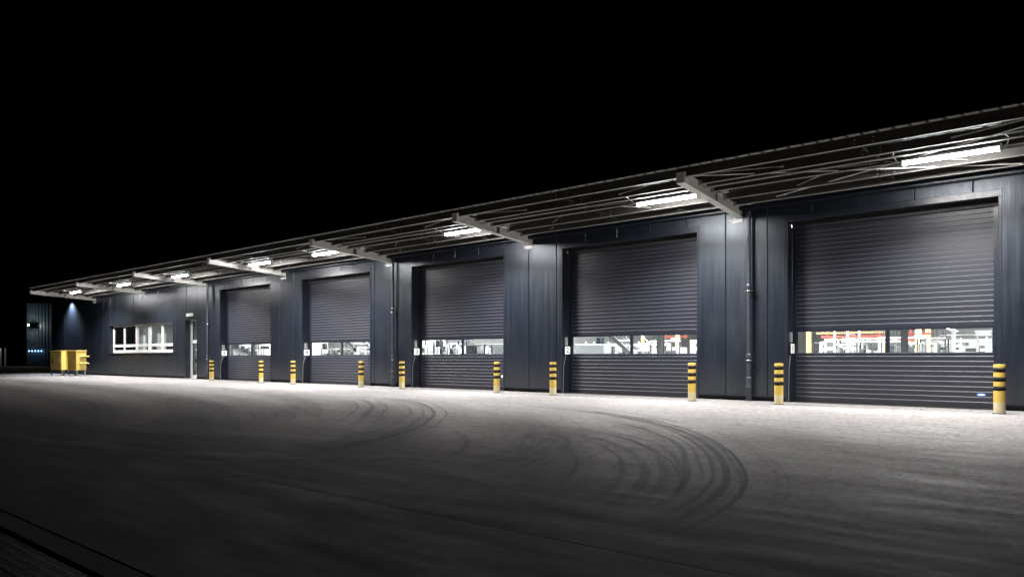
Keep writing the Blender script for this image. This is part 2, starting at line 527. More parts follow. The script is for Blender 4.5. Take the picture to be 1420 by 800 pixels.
track([(-45, -9.5), (-30, -9.7), (-20, -10.4), (-13, -12.0), (-9, -13.8)], 0.09, T3)
track([(-30, -3.9), (-22, -4.1), (-15, -4.6), (-10, -5.9), (-6.5, -8.2), (-4.9, -10.5)], 0.09, T3)
track([(-8.35, -14.0), (-7.0, -13.6), (-6.2, -12.6), (-5.7, -11.0), (-5.6, -9.3)], 0.10, T3)
track([(-6.2, -14.5), (-5.4, -13.4), (-4.9, -11.8), (-4.7, -9.8)], 0.10, T3)
track([(-3.32, -13.5), (-3.4, -12.4), (-3.7, -10.9), (-4.5, -9.2), (-6, -7.9)], 0.10, T3)
track([(-1.05, -7.8), (-0.9, -6.9), (-0.62, -7.2), (-0.3, -8.1), (-0.1, -9.2)], 0.12, TL)
track([(-12, -13.9), (-9, -13.6), (-6.6, -12.9), (-5.0, -11.6)], 0.35, TL)
for pts in ([(-26, -4.8), (-19, -5.0), (-14.5, -6.0), (-11.4, -7.6), (-9.4, -9.6), (-8.2, -11.6)], [(-30, -6.9), (-21, -6.8), (-16, -7.5), (-12.6, -8.9), (-10.4, -10.6)],
            [(-12, -5.4), (-9.2, -6.0), (-7.2, -7.2), (-5.7, -8.8), (-4.7, -10.6), (-4.2, -12.2)], [(-10.5, -6.4), (-8.6, -7.0), (-7.0, -8.2), (-5.9, -9.7), (-5.2, -11.3)]):
    for o_ in (0, 0.16, 0.5, 1.9, 2.06):
        track(pts, 0.06, T3, off=o_)
for pts in ([(-48, -8.2), (-34, -8.6), (-24, -9.3), (-16.5, -10.7), (-11.8, -12.4), (-8.6, -14.2)], [(-55, -5.9), (-36, -5.6), (-26, -5.9), (-19, -6.9), (-14.2, -8.6), (-10.6, -11.2)],
            [(-20, -12.6), (-13, -12.9), (-8.6, -13.2), (-5.8, -12.6), (-4.0, -11.0), (-3.2, -8.6)], [(-1.5, -7.4), (1.5, -8.6), (4.5, -9.2)]):
    for o_ in (0, 0.2, 2.0, 2.2):
        track(pts, 0.09, T3, off=o_)
T4 = mat_track('rubber_haze', 0.5, wid=1.4)
T5 = mat_track('dust_haze', 0.26, (0.45, 0.43, 0.41), wid=1.4)
for pts, w_, m_ in (([(-50, -6.8), (-34, -6.9), (-22, -7.8), (-14, -9.8), (-9, -12.6), (-7.4, -14.2)], 1.5, T4), ([(-40, -9.2), (-26, -9.6), (-17, -10.8), (-11.5, -12.6)], 1.2, T4),
                    ([(-30, -4.9), (-22, -5.1), (-16, -6.3), (-12, -8.4), (-9.8, -11.0)], 1.1, T4), ([(-14, -6.6), (-10.6, -7.6), (-8.0, -9.4), (-6.5, -11.6), (-6.1, -13.4)], 1.3, T4),
                    ([(-9, -7.6), (-7.0, -8.2), (-5.3, -9.4), (-4.2, -11.0), (-3.8, -12.6)], 1.2, T4), ([(-24, -11.6), (-15, -12.2), (-10, -12.3), (-6.8, -11.3), (-5.2, -9.6)], 0.9, T5),
                    ([(-45, -8.0), (-28, -8.3), (-19, -9.2), (-13, -11.2), (-9.6, -13.6)], 0.8, T5), ([(-12.5, -5.9), (-9.6, -6.6), (-7.4, -8.0)], 1.4, T5), ([(-3.4, -7.4), (-1.6, -8.3), (0.6, -9.6)], 1.2, T4)):
    track(pts, w_, m_)
# short cross treads left where lorries braked
for cx_, cy_, dx, dy, k in ((-10.6, -9.05, 0.16, 0.10, 7), (-12.2, -9.75, 0.16, 0.09, 5), (-16.2, -10.6, 0.2, 0.06, 5), (-9.1, -9.6, 0.14, 0.12, 5)):
    for i in range(k):
        px, py = cx_ + dx * i, cy_ + dy * i
        track([(px - 0.05, py - 0.32), (px + 0.05, py - 0.1), (px + 0.05, py + 0.1), (px - 0.05, py + 0.32)], 0.05, T2, name='tread_print')
# crack
track([(-2.02, -3.15), (-1.96, -2.75), (-2.03, -2.45), (-1.95, -2.1), (-2.02, -1.7), (-1.96, -1.3), (-2.04, -0.95)], 0.035, mat_track('crack_dark', 2.0, (0.01, 0.009, 0.009)), name='crack')

# drain channel beside the photographer
dr = empty('drain_channel', (0, 0, 0))
tag(dr, 'dark metal drainage grate set in a kerb strip at the near edge of the yard', 'drain')
MB().cbox(-30, 8, -15.40, -15.257, -0.2, -0.004, 0.002).build('kerb_strip', M['asph_dark'], dr)
MB().cbox(-30, 8, -15.80, -15.66, -0.2, -0.012, 0.006).build('kerb_strip', M['asph_dark'], dr)
MB().box(-30, 8, -15.655, -15.405, -0.2, -0.1).build('channel_bottom', M['black'], dr)
gm = MB()
for i in range(24): gm.box(0.0 + i * 0.042, 0.026 + i * 0.042, 0.0, 0.25, -0.03, -0.015)
for j in range(5): gm.box(0, 1.0, 0.01 + j * 0.055, 0.025 + j * 0.055, -0.0295, -0.0145)
gme = gm.mesh('grate', M['dgrey'])
for i in range(9):
    put('grate', gme, dr, (-8.1 + i * 1.01, -15.655, 0))

# ================================================================= WAREHOUSE
wh = empty('warehouse', (-25, 0, 0))
tag(wh, 'long low warehouse clad in dark blue-grey metal panels with five roller doors', 'building')
def W(b, name, mats): return b.build(name, mats, wh, (25, 0, 0))   # built in world metres

X0, X1 = -53.2, 5.2
# XL, XR of the door openings
DOORS = [(-4.98, -0.90, '1'), (-11.44, -7.25, '2'), (-17.90, -13.70, '3'), (-24.50, -20.18, '4'), (-31.12, -26.84, '5')]
DTOP = 4.28
FR = 0.06; LH = 0.14
holes = [(a - FR, b + FR, 0.0, DTOP + LH) for a, b, _ in DOORS] + [(-43.86, -35.78, 1.27, 2.98), (-34.56, -33.28, 0.0, 3.02)]
TIERS = [(0.13, 4.80), (4.86, 8.24)]
PW = 1.033
edges = []
x = -0.29 + PW * 5
while x > X0:
    edges.append(x); x -= PW
edges.append(X0)
edges = sorted(set([e for e in edges if e < X1] + [X1]))
def clip(cx0, cx1, z0, z1):
    bs = sorted(set([cx0, cx1] + [h for H in holes for h in H[:2] if cx0 < h < cx1]))
    out = []
    for a, b in zip(bs, bs[1:]):
        m = (a + b) / 2
        segs = [(z0, z1)]
        for H in holes:
            if H[0] < m < H[1]:
                ns = []
                for s0, s1 in segs:
                    if H[3] <= s0 or H[2] >= s1: ns.append((s0, s1)); continue
                    if H[2] > s0: ns.append((s0, H[2]))
                    if H[3] < s1: ns.append((H[3], s1))
                segs = ns
        for s0, s1 in segs:
            if s1 - s0 > 0.02: out.append((a, b, s0, s1))
    return out
for ti, (z0, z1) in enumerate(TIERS):
    for a, b in zip(edges, edges[1:]):
        if b - a < 0.06: continue
        c = 0.010
        comps = []
        for r in clip(a, b, z0, z1):
            hit = [g_ for g_ in comps if any(abs(r[0] - k[1]) < 1e-6 and r[2] < k[3] and r[3] > k[2] for k in g_)]
            n_ = [r] + [k for g_ in hit for k in g_]
            comps = [g_ for g_ in comps if g_ not in hit] + [n_]
        for comp in comps:
          mb = MB()
          for (p, q, s0, s1) in comp:
              L = p == a; Rr = q == b
              xl = p + (0.006 if L else 0); xr = q - (0.006 if Rr else 0)
              dl = c if L else 0; drr = c if Rr else 0
              vs = []
              for z in (s0, s1):
                  vs += [(xl, 0.06, z), (xl, dl, z), (xl + dl, 0, z), (xr - drr, 0, z), (xr, drr, z), (xr, 0.06, z)]
              fs = [(0, 6, 7, 1), (2, 8, 9, 3), (4, 10, 11, 5), (0, 1, 2, 3, 4, 5), (11, 10, 9, 8, 7, 6)]
              if dl: fs.append((1, 7, 8, 2))
              if drr: fs.append((3, 9, 10, 4))
              mb.add(vs, fs)
          if mb.f:
              cx_ = (a + b) / 2
              mb.v = [(v[0] - cx_, v[1], v[2]) for v in mb.v]
              o = mb.build('wall_panel', M['clad'], wh, (25 + cx_, 0, 0))
              o.rotation_euler = (R(random.uniform(-0.10, 0.10)), 0, R(random.uniform(-0.12, 0.12)))

# core wall behind the panels, pierced by the openings
core = MB()
holes_c = [(a, b, 0.0, DTOP) for a, b, _ in DOORS] + [(-43.80, -35.84, 1.33, 2.92), (-34.50, -33.34, 0.0, 2.97)]
_h = holes; holes = holes_c
for (p, q, s0, s1) in clip(X0 + 0.03, X1, 0.0, 8.2):
    core.box(p, q, 0.07, 0.45, s0, s1)
holes = _h
W(core, 'wall_core', M['core'])
fl = MB()
holes = [(a - FR, b + FR, 0.0, DTOP + LH) for a, b, _ in DOORS] + [(-34.56, -33.28, 0.0, 3.02)]
for (p, q, s0, s1) in clip(X0, X1, 0.125, 0.165):
    fl.box(p, q, -0.012, 0.065, 0.105, 0.128)
W(fl, 'base_flashing', M['trim'])
# side walls, back, roof
sw = MB()
sw.box(X0, X0 + 0.25, 0.46, 70, 0, 8.2); sw.box(X0, 15, 70, 70.3, 0, 8.2); sw.box(15, 15.3, 0.46, 70.3, 0, 8.2); sw.box(X1, 15, 0.2, 0.45, 0, 8.2)
W(sw, 'outer_wall', M['clad'])
W(MB().box(X0 - 0.03, 15.3, -0.03, 70.3, 8.245, 8.40), 'roof_edge', M['trim'])
W(MB().cbox(X0 - 0.05, X0 - 0.004, -0.02, 0.10, 0.1, 8.24, 0.01), 'corner_trim', M['pipe'])

# --------------------------------------------------- roller doors
SP = 0.1062; ST = 0.040
slat_cache = {}
def slat_mesh(w):
    k = round(w, 3)
    if k not in slat_cache:
        h = SP
        # profile in (y, z), front is -y: flat face, rolled top edge, aluminium lip
        prof = [(0.032, 0.001), (0.003, 0.001), (0.0, 0.004), (0.0, h - 0.015), (0.003, h - 0.010)]
        lip = [(0.003, h - 0.010), (-0.001, h - 0.009), (0.003, h - 0.001), (0.032, h - 0.001)]
        mb = MB()
        for P, mi in ((prof, 0), (lip, 1)):
            n = len(P)
            vs = [(sx * w / 2, y, z) for sx in (-1, 1) for (y, z) in P]
            mb.add(vs, [(i, i + 1, n + i + 1, n + i) for i in range(n - 1)], mi)
        allp = prof + lip[1:]
        for sx in (-1, 1):
            mb.add([(sx * w / 2, y, z) for y, z in allp], [tuple(range(len(allp)))], 0)
        me = bpy.data.meshes.new('slat')
        me.from_pydata(mb.v, [], mb.f)
        me.materials.append(M['slat']); me.materials.append(M['lip'])
        me.polygons.foreach_set('material_index', mb.mi)
        bm = bmesh.new(); bm.from_mesh(me); bmesh.ops.recalc_face_normals(bm, faces=bm.faces); bm.to_mesh(me); bm.free()
        slat_cache[k] = me
    return slat_cache[k]

YD = 0.37
for a, b, num in DOORS:
    w = b - a
    # flashing round the opening
    f = MB()
    f.cbox(a - FR, b + FR, -0.012, 0.02, DTOP, DTOP + LH, 0.006)
    f.cbox(a - FR, a, -0.009, 0.02, 0.0, DTOP - 0.001, 0.006)
    f.cbox(b, b + FR, -0.009, 0.02, 0.0, DTOP - 0.001, 0.006)
    f.box(a - 0.03, a + 0.004, 0.021, 0.46, 0, DTOP)
    f.box(b - 0.004, b + 0.03, 0.021, 0.46, 0, DTOP)
    f.box(a + 0.005, b - 0.005, 0.021, 0.46, DTOP - 0.004, DTOP + 0.03)
    W(f, 'door_frame', M['trim'])
    rd = empty('roller_door', (25 + (a + b) / 2, YD, 0), wh)
    rd['label'] = {'1': 'nearest roller door with red cranes seen in its window strip', '2': 'second roller door with the grey stair in its window strip', '3': 'middle roller door with a dark window strip', '4': 'fourth roller door with a pale right pane', '5': 'farthest and narrowest-looking roller door beside the office'}[num]
    sm = slat_mesh(w - 0.14)
    z = 0.03
    for i in range(10):
        put('slat', sm, rd, (0, 0, z)); z += SP
    zb = z                                            # 1.09
    # window section
    zt = zb + 0.62
    wf = MB(); hw = (w - 0.14) / 2
    wf.cbox(-hw, hw, 0.0, 0.045, zb, zb + 0.078, 0.004)
    wf.cbox(-hw, hw, 0.0, 0.045, zt - 0.045, zt, 0.004)
    wf.box(-hw, -hw + 0.055, 0.001, 0.044, zb + 0.078, zt - 0.045)
    wf.box(hw - 0.055, hw, 0.001, 0.044, zb + 0.078, zt - 0.045)
    wf.box(-0.045, 0.045, 0.001, 0.044, zb + 0.078, zt - 0.045)
    wf.box(-hw, hw, -0.003, 0.0, zb + 0.058, zb + 0.066, 1)
    wf.build('window_frame', [M['trim'], M['lip']], rd)
    MB().box(-hw, hw, 0.033, 0.039, 0.03, zb - 0.002).build('backing_sheet', M['black'], rd)
    MB().box(-hw, hw, 0.033, 0.039, zt + 0.002, DTOP + 0.05).build('backing_sheet', M['black'], rd)
    for s in (-1, 1):
        cx_ = s * (hw - 0.055 + 0.045) / 2; ph = (hw - 0.10) / 2
        MB().box(cx_ - ph, cx_ + ph, 0.018, 0.024, zb + 0.078, zt - 0.045).build('pane', M['glass'], rd)
    z = zt
    while z < DTOP - 0.02:
        put('slat', sm, rd, (0, 0, z)); z += SP
    MB().box(-hw, hw, 0.0, 0.04, 0.0, 0.029).build('bottom_seal', M['black'], rd)
    MB().box(-hw - 0.065, -hw + 0.03, -0.02, -0.004, 0.0, DTOP - 0.1).build('guide_rail', M['trim'], rd)
    MB().box(hw - 0.03, hw + 0.065, -0.02, -0.004, 0.0, DTOP - 0.1).build('guide_rail', M['trim'], rd)
    MB().box(-hw - 0.06, hw + 0.06, -0.06, -0.021, DTOP - 0.13, DTOP - 0.006).build('top_strip', M['black'], rd)  # black strip across the top of the door opening
    if num == '1':
        el = MB()
        n = 20
        for (rx, rz, y, mi) in ((0.085, 0.036, -0.006, 0), (0.062, 0.014, -0.008, 1)):
            vs = [(rx * math.cos(2 * math.pi * i / n), y, rz * math.sin(2 * math.pi * i / n)) for i in range(n)]
            vs += [(v[0], 0.0, v[2]) for v in vs]
            el.add(vs, [tuple(range(n))] + [(i, (i + 1) % n, n + (i + 1) % n, n + i) for i in range(n)], mi)
        o = el.build('oval_badge', [M['blue'], M['plate']], rd, (1.73, 0, 0.285))
        o['label'] = 'small blue oval badge with a pale centre'
    # operator box and cable on the left reveal, number plate above the cable
    ob = MB().cbox(a + 0.006, a + 0.05, 0.10, 0.22, 1.42, 1.66, 0.006)
    o = W(ob, 'door_switch', M['mgrey'])
    cb = MB().path([(a + 0.02, 0.16, 1.42), (a + 0.02, 0.14, 1.1), (a + 0.02, 0.03, 0.8), (a + 0.015, 0.02, 0.02)], 0.008, 6)
    W(cb, 'switch_cable', M['mgrey'])
    sg = empty('number_sign', (a + 0.006, 0.19, 1.27))
    tag(sg, {'1': 'white plate with a black one beside the nearest roller door', '2': 'white plate with a black two, left of the second roller door',
             '3': 'white plate with a black three, left of the middle roller door', '4': 'white plate with a black four, left of the fourth roller door',
             '5': 'white plate with a black five, left of the farthest roller door'}[num], 'sign', 'door number plates')
    MB().cbox(0.05, 0.058, -0.135, 0.125, -0.115, 0.115, 0.002).build('plate', M['plate'], sg)
    text(num, 0.21, M['ink'], sg, (0.0595, -0.005, 0.0), (R(90), 0, R(90)), 0.0015, sx=1.25, bold=0.003)

# small reflectors on the right jambs
W(MB().cbox(-13.70 - 0.05, -13.70, -0.05, -0.012, 0.42, 0.50, 0.004), 'sensor', M['plate'])
W(MB().cbox(-7.36, -7.31, -0.05, -0.012, 0.42, 0.47, 0.004), 'sensor', M['plate'])

# --------------------------------------------------- office window
wx0, wx1, wz0, wz1 = -43.80, -35.84, 1.33, 2.92
f = MB()
f.cbox(wx0 - 0.06, wx1 + 0.06, -0.02, 0.02, wz1, wz1 + 0.06, 0.005)
f.cbox(wx0 - 0.06, wx0, -0.016, 0.02, wz0, wz1 - 0.001, 0.005)
f.cbox(wx1, wx1 + 0.06, -0.016, 0.02, wz0, wz1 - 0.001, 0.005)
f.box(wx0 - 0.03, wx0 + 0.002, 0.021, 0.2, wz0, wz1); f.box(wx1 - 0.002, wx1 + 0.03, 0.021, 0.2, wz0, wz1)
f.box(wx0 - 0.03, wx1 + 0.03, 0.021, 0.2, wz1 - 0.003, wz1 + 0.02)
f.cbox(wx0 - 0.08, wx1 + 0.08, -0.06, 0.2, wz0 - 0.055, wz0, 0.005)
W(f, 'window_surround', M['trim'])
ow = empty('office_window', (25 + wx0, 0.20, wz0), wh)
WW = wx1 - wx0; WH = wz1 - wz0
fr = MB()
fr.cbox(0.0, WW, 0, 0.09, 0.0, 0.13, 0.006)
fr.cbox(0.0, WW, 0, 0.09, WH - 0.06, WH - 0.004, 0.006)
fr.cbox(0.0, 0.10, 0.002, 0.088, 0.13, WH - 0.06, 0.006)
fr.cbox(WW - 0.10, WW, 0.002, 0.088, 0.13, WH - 0.06, 0.006)
xs = [0.10, 1.55, 3.17, 4.75, 6.30, WW - 0.10]
mw = [0, 0.07, 0.13, 0.13, 0.07, 0]
for i in range(1, 5):
    fr.cbox(xs[i] - mw[i], xs[i] + mw[i], 0.003, 0.087, 0.13, WH - 0.06, 0.006)
for i in range(5):
    l = xs[i] + (mw[i] if i else 0); r = xs[i + 1] - (mw[i + 1] if i < 4 else 0)
    fr.cbox(l, r, 0.004, 0.086, 0.37, 0.46, 0.006)
    for z0, z1 in ((0.13, 0.37), (0.46, WH - 0.06)):     # sash rims
        t = 0.032
        fr.box(l, r, 0.012, 0.07, z0, z0 + t); fr.box(l, r, 0.012, 0.07, z1 - t, z1)
        fr.box(l, l + t, 0.012, 0.07, z0 + t, z1 - t); fr.box(r - t, r, 0.012, 0.07, z0 + t, z1 - t)
fr.build('frame', M['white'], ow)
for i in range(5):
    l = xs[i] + (mw[i] if i else 0) + 0.03; r = xs[i + 1] - (mw[i + 1] if i < 4 else 0) - 0.03
    for z0, z1 in ((0.16, 0.34), (0.49, WH - 0.09)):
        MB().box(l, r, 0.038, 0.044, z0, z1).build('pane', M['glass'], ow)

# --------------------------------------------------- office door
od = empty('office_door', (25 - 34.50, 0.24, 0), wh)
DW = 1.16; DH = 2.97
fr = MB()
fr.cbox(0, 0.13, 0, 0.08, 0.0, DH - 0.003, 0.006); fr.cbox(DW - 0.10, DW, 0, 0.08, 0.0, DH - 0.003, 0.006)
fr.cbox(0.13, DW - 0.10, 0.001, 0.079, DH - 0.09, DH - 0.003, 0.006)
fr.cbox(0.13, DW - 0.10, 0.001, 0.079, 1.78, 1.94, 0.006)
fr.cbox(0.13, DW - 0.10, 0.001, 0.079, 0.02, 0.17, 0.006)
fr.build('frame', M['white'], od)
MB().box(0.13, DW - 0.10, 0.03, 0.036, 0.17, 1.78).build('pane', M['glass'], od)
MB().box(0.13, DW - 0.10, 0.03, 0.036, 1.94, DH - 0.09).build('pane', M['glass'], od)
MB().path([(0.065, -0.001, 1.42), (0.065, -0.05, 1.42), (0.065, -0.05, 1.12), (0.065, -0.001, 1.12)], 0.014).build('handle', M['dgrey'], od)
f = MB()
f.cbox(-34.56, -33.28, -0.014, 0.02, 2.97, 3.03, 0.005)
f.cbox(-34.56, -34.50, -0.011, 0.02, 0, 2.969, 0.005); f.cbox(-33.34, -33.28, -0.011, 0.02, 0, 2.969, 0.005)
f.box(-34.53, -34.498, 0.021, 0.44, 0, 2.97); f.box(-33.342, -33.31, 0.021, 0.44, 0, 2.97); f.box(-34.5, -33.34, 0.021, 0.44, 2.967, 3.0)
W(f, 'door_surround', M['trim'])
W(MB().cbox(-34.5, -33.34, -0.08, 0.44, 0.0, 0.02, 0.004), 'door_step', M['galv'])
el = MB().cbox(-0.28, 0.28, -0.10, -0.002, -0.08, 0.08, 0.015).build('exit_lamp_box', M['plate'], None, (-33.98, 0, 3.2))
tag(el, 'small unlit white lamp box above the white office door', 'lamp')

# --------------------------------------------------- downpipes
for px in (-5.86, -18.75, -32.06):
    p = empty('downpipe', (25 + px, -0.13, 0), wh)
    mb = MB()
    mb.lathe([(0.050, 0.0), (0.050, 4.55)], 16)
    mb.build('pipe', M['pipe'], p)
    mb = MB()
    mb.lathe([(0.052, 0.02), (0.066, 0.03), (0.066, 0.30), (0.072, 0.31), (0.072, 0.34), (0.062, 0.36), (0.062, 0.52), (0.070, 0.54), (0.070, 0.575), (0.052, 0.585)], 16)
    mb.build('cleanout', M['pipe'], p)
    for z in (1.02, 2.72):
        MB().lathe([(0.051, -0.02), (0.062, -0.01), (0.062, 0.11), (0.051, 0.13)], 16, at=(0, 0, z)).build('sleeve', M['pipe'], p)
        cl = MB().lathe([(0.052, 0), (0.066, 0.0), (0.066, 0.025), (0.052, 0.025)], 16, at=(0, 0, z - 0.05))
        cl.box(-0.012, 0.012, 0.06, 0.128, z - 0.05, z - 0.025); cl.box(-0.1, 0.1, -0.01, 0.01, z - 0.045, z - 0.03)
        cl.build('clamp', M['galv'], p)
    MB().path([(0, 0, 4.5), (0, 0.0, 4.62)], 0.058, 14).build('outlet', M['pipe'], p)

# ================================================================= CANOPY
cn = empty('canopy', (-20, 0, 4.7))
tag(cn, 'long galvanised sheet canopy on pale cantilever beams above the roller doors', 'canopy')
def C(b, name, mats): return b.build(name, mats, cn, (20, 0, -4.7))
SL = 0.0525
zs = lambda y: 5.010 - SL * (y + 3.3)          # underside of the sheet
CX0, CX1 = -45.92, 5.0
# trapezoidal sheet: ribs run down the slope, 0.25 m apart
rib = [(0, 0.015), (0.185, 0.015), (0.195, 0.0), (0.235, 0.0), (0.245, 0.015), (0.25, 0.015)]
top = []
x = CX0
while x < CX1 - 0.01:
    for dx, dz in rib[:-1]: top.append((x + dx, dz))
    x += 0.25
top.append((x, 0))
mb = MB()
ya, yb = -3.471, -0.02
vs = []
for (xx, dz) in top:
    for yy, t in ((ya, 0), (yb, 0)):
        vs.append((xx, yy, zs(yy) + dz))
n = len(top)
for (xx, dz) in top:
    for yy, t in ((ya, 0), (yb, 0)):
        vs.append((xx, yy, zs(yy) + dz + 0.006))
fs = []
for i in range(n - 1):
    fs.append((2 * i, 2 * i + 1, 2 * i + 3, 2 * i + 2))
    k = 2 * n
    fs.append((k + 2 * i, k + 2 * i + 2, k + 2 * i + 3, k + 2 * i + 1))
    fs.append((2 * i, 2 * i + 2, k + 2 * i + 2, k + 2 * i))
mb.add(vs, fs)
C(mb, 'roof_sheet', M['sheet'])
# pale flat strip under the front overhang of every pan
lp = MB()
x = CX0
while x < CX1 - 0.01:
    zl = zs(-3.39) + 0.013
    lp.box(x + 0.003, x + 0.200, -3.462, -3.36, zl - 0.012, zl - 0.006)
    x += 0.25
o = C(lp, 'pan_strip', M['flange'])

PY = [-3.30, -2.65, -1.98, -1.24, -0.62]
for i, y in enumerate(PY):
    zt = zs(y) - 0.003; zb = zt - 0.165
    mb = MB()
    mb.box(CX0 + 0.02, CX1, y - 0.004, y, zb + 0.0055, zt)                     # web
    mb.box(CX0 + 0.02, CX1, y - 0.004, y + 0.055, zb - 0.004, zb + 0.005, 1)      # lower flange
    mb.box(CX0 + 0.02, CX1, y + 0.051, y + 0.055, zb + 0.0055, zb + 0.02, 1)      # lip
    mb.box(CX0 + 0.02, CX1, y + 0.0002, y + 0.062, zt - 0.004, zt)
    o = C(mb, 'purlin', [M['shaded_steel'], M['flange']])
# wall gutter
mb = MB()
mb.box(CX0, CX1, -0.24, -0.235, 4.66, 4.80); mb.box(CX0, CX1, -0.2345, -0.03, 4.655, 4.66); mb.box(CX0, CX1, -0.03, -0.022, 4.655, 4.83)
mb.box(CX0, CX1, -0.262, -0.2405, 4.79, 4.80)
C(mb, 'gutter', M['trim'])
# beams: top and bottom flange, web set back, front end plate, bolts, stiffener
BX = [0.45, -6.14, -12.62, -19.06, -25.74, -32.40, -39.05, -45.85]
beams = []
zbm = lambda y: 4.700 - SL * (y + 3.38)        # underside of a beam
bm_ = MB()
H = 0.225
def sh(x, y, z): return (x, y, z + zbm(y))
bm_.box(-0.09, 0.09, -3.38, -0.005, 0.0, 0.014, 0, sh)
bm_.box(-0.09, 0.09, -3.38, -0.005, H - 0.014, H, 0, sh)
bm_.box(0.062, 0.078, -3.37, -0.006, 0.0145, H - 0.0145, 0, sh)
bm_.box(-0.078, -0.062, -3.37, -0.006, 0.0145, H - 0.0145, 0, sh)
bmesh_beam = bm_.mesh('beam', M['beam'])
ep = MB(); ep.cbox(-0.092, 0.092, -3.394, -3.3805, 4.699, 4.701 + H, 0.002)
ep_me = ep.mesh('end_plate', M['beam'])
st = MB(); st.box(0.079, 0.085, -1.72, -1.60, 0.016, H - 0.016, 0, sh)
st_me = st.mesh('stiffener', M['galv'])
bo = MB()
for y in (-3.25, -2.63, -1.96, -1.22, -0.60):
    z = zbm(y) + H - 0.05
    bo.tube((0.0785, y, z), (0.094, y, z), 0.020, n=6)
for y in (-3.1, -0.2, -0.35):
    z = zbm(y) + 0.06
    bo.tube((0.0785, y, z), (0.090, y, z), 0.014, n=6)
bo_me = bo.mesh('bolts', M['galv'])
cl_mes = []
for y in PY[1:]:
    z = zbm(y) + H
    cl = MB()
    cl.box(0.02, 0.16, y - 0.016, y - 0.005, z - 0.10, z + 0.035)
    cl.tube((0.12, y - 0.03, z - 0.01), (0.12, y - 0.006, z - 0.01), 0.012, n=6)
    cl_mes.append(cl.mesh('cleat', M['galv']))
br_ = MB().box(-0.20, 0.09, -0.06, -0.004, 4.455, 4.475).box(-0.20, 0.09, -0.012, -0.004, 4.40, 4.455).box(-0.21, -0.20, -0.06, -0.004, 4.40, 4.475)
br_me = br_.mesh('wall_bracket', M['beam'])
jb = MB().cbox(-0.06, 0.06, -0.05, 0.05, -0.06, 0.06, 0.01)
jb_me = jb.mesh('junction_box', M['lgrey'])
for i, x in enumerate(BX):
    b = empty('canopy_beam', (20 + x, 0, -4.7), cn)
    for nm, me in (('beam_section', bmesh_beam), ('end_plate', ep_me), ('stiffener', st_me), ('bolt', bo_me), ('wall_bracket', br_me), *[('cleat', k_) for k_ in cl_mes]):
        o = put(nm, me, b)
        if nm == 'bolt': o['kind'] = 'stuff'
    if i < 5:
        put('junction_box', jb_me, b, (0.20, -1.42, 4.90))
# rods: short stays from each beam to the purlins, and mid-bay bridging bars
zp = lambda y, d=0.1: zs(y) - d
for i, x in enumerate(BX):
    for s in (-1, 1):
        for (ya_, da, yb_, db, dx) in ((-3.24, 0.12, -2.66, 0.09, 1.85), (-0.25, 0.10, -0.66, 0.09, 1.3), (-1.30, 0.12, -1.92, 0.10, 2.6)):
            xa = x + s * (0.10 if dx != 2.6 else 1.75)
            pa = (xa, ya_, zp(ya_, da)); pb = (x + s * dx, yb_, zp(yb_, db))
            mb = MB().tube(pa, pb, 0.010, n=6)
            e = Vector(pb); d = (Vector(pb) - Vector(pa)).normalized()
            mb.tube(e - d * 0.04, e + d * 0.03, 0.022, n=8)
            C(mb, 'stay_rod', M['flange'])
for i in range(len(BX) - 1):
    xm = (BX[i] + BX[i + 1]) / 2 + 0.15
    mb = MB()
    for y0, y1 in ((PY[0], PY[1]), (PY[1], PY[2]), (PY[2], PY[3]), (PY[3], PY[4])):
        off = 0.05 if (PY.index(y0) % 2) else -0.05
        mb.box(xm + off - 0.02, xm + off + 0.02, y0 + 0.065, y1 - 0.006, zp(y0, 0.13), zp(y0, 0.10), 0)
        mb.box(xm + off - 0.05, xm + off + 0.05, y1 - 0.014, y1 - 0.006, zp(y1, 0.15), zp(y1, 0.05))
    C(mb, 'bridging_bar', M['shaded_steel'])
    bl = MB()
    for y in PY[:4]:
        for dx in (-0.14, 0.16):
            for dz in (0.05, 0.125):
                bl.tube((xm + dx, y - 0.014, zp(y, dz)), (xm + dx, y - 0.0045, zp(y, dz)), 0.013, n=6)
    o = C(bl, 'bolt', M['lgrey']); o['kind'] = 'stuff'
# diagonal bracing of the nearest bay
for pa, pb in (((BX[1] + 0.1, -0.14, 4.76), (BX[0] - 0.1, -3.22, 4.82)), ((BX[1] + 0.1, -3.2, 4.87), (BX[0] - 0.1, -0.22, 4.70))):
    C(MB().tube(pa, pb, 0.0125, n=8), 'bracing_rod', M['beam'])
# cable tray line along the third purlin
C(MB().box(-44, 4, -2.40, -2.34, 4.775, 4.785).box(-44, 4, -2.40, -2.395, 4.785, 4.80), 'cable_tray', M['flange'])

# ================================================================= CANOPY LAMPS
LX = [(-1.52, 'lamp over the nearest roller door, largest of the row'),
      (-7.12, 'lamp over the second roller door, close left of the nearest full beam'),
      (-13.52, 'lamp over the middle roller door'),
      (-20.10, 'lamp over the right half of the fourth roller door'),
      (-24.30, 'lamp over the pier left of the fourth roller door'),
      (-30.80, 'lamp over the farthest roller door'),
      (-36.70, 'lamp over the office window'),
      (-43.00, 'lamp at the far left end of the canopy')]
tbm = MB()
n_ = 6
vs = []
for sx in (-0.74, 0.74):
    for i in range(n_):
        t = math.pi + math.pi * i / (n_ - 1)
        vs.append((sx, 0.060 * math.cos(t), 0.055 * math.sin(t)))
tbm.add(vs, [(i, i + 1, n_ + i + 1, n_ + i) for i in range(n_ - 1)] + [tuple(range(n_)), tuple(range(n_, 2 * n_))], 0)
tb = tbm.mesh('diffuser', M['tube'])
cp = MB()
cp.cbox(-0.78, -0.741, -0.085, 0.085, -0.07, 0.05, 0.01).cbox(0.741, 0.78, -0.085, 0.085, -0.07, 0.05, 0.01)
cp.cbox(-0.74, 0.74, -0.085, 0.085, 0.001, 0.05, 0.008)
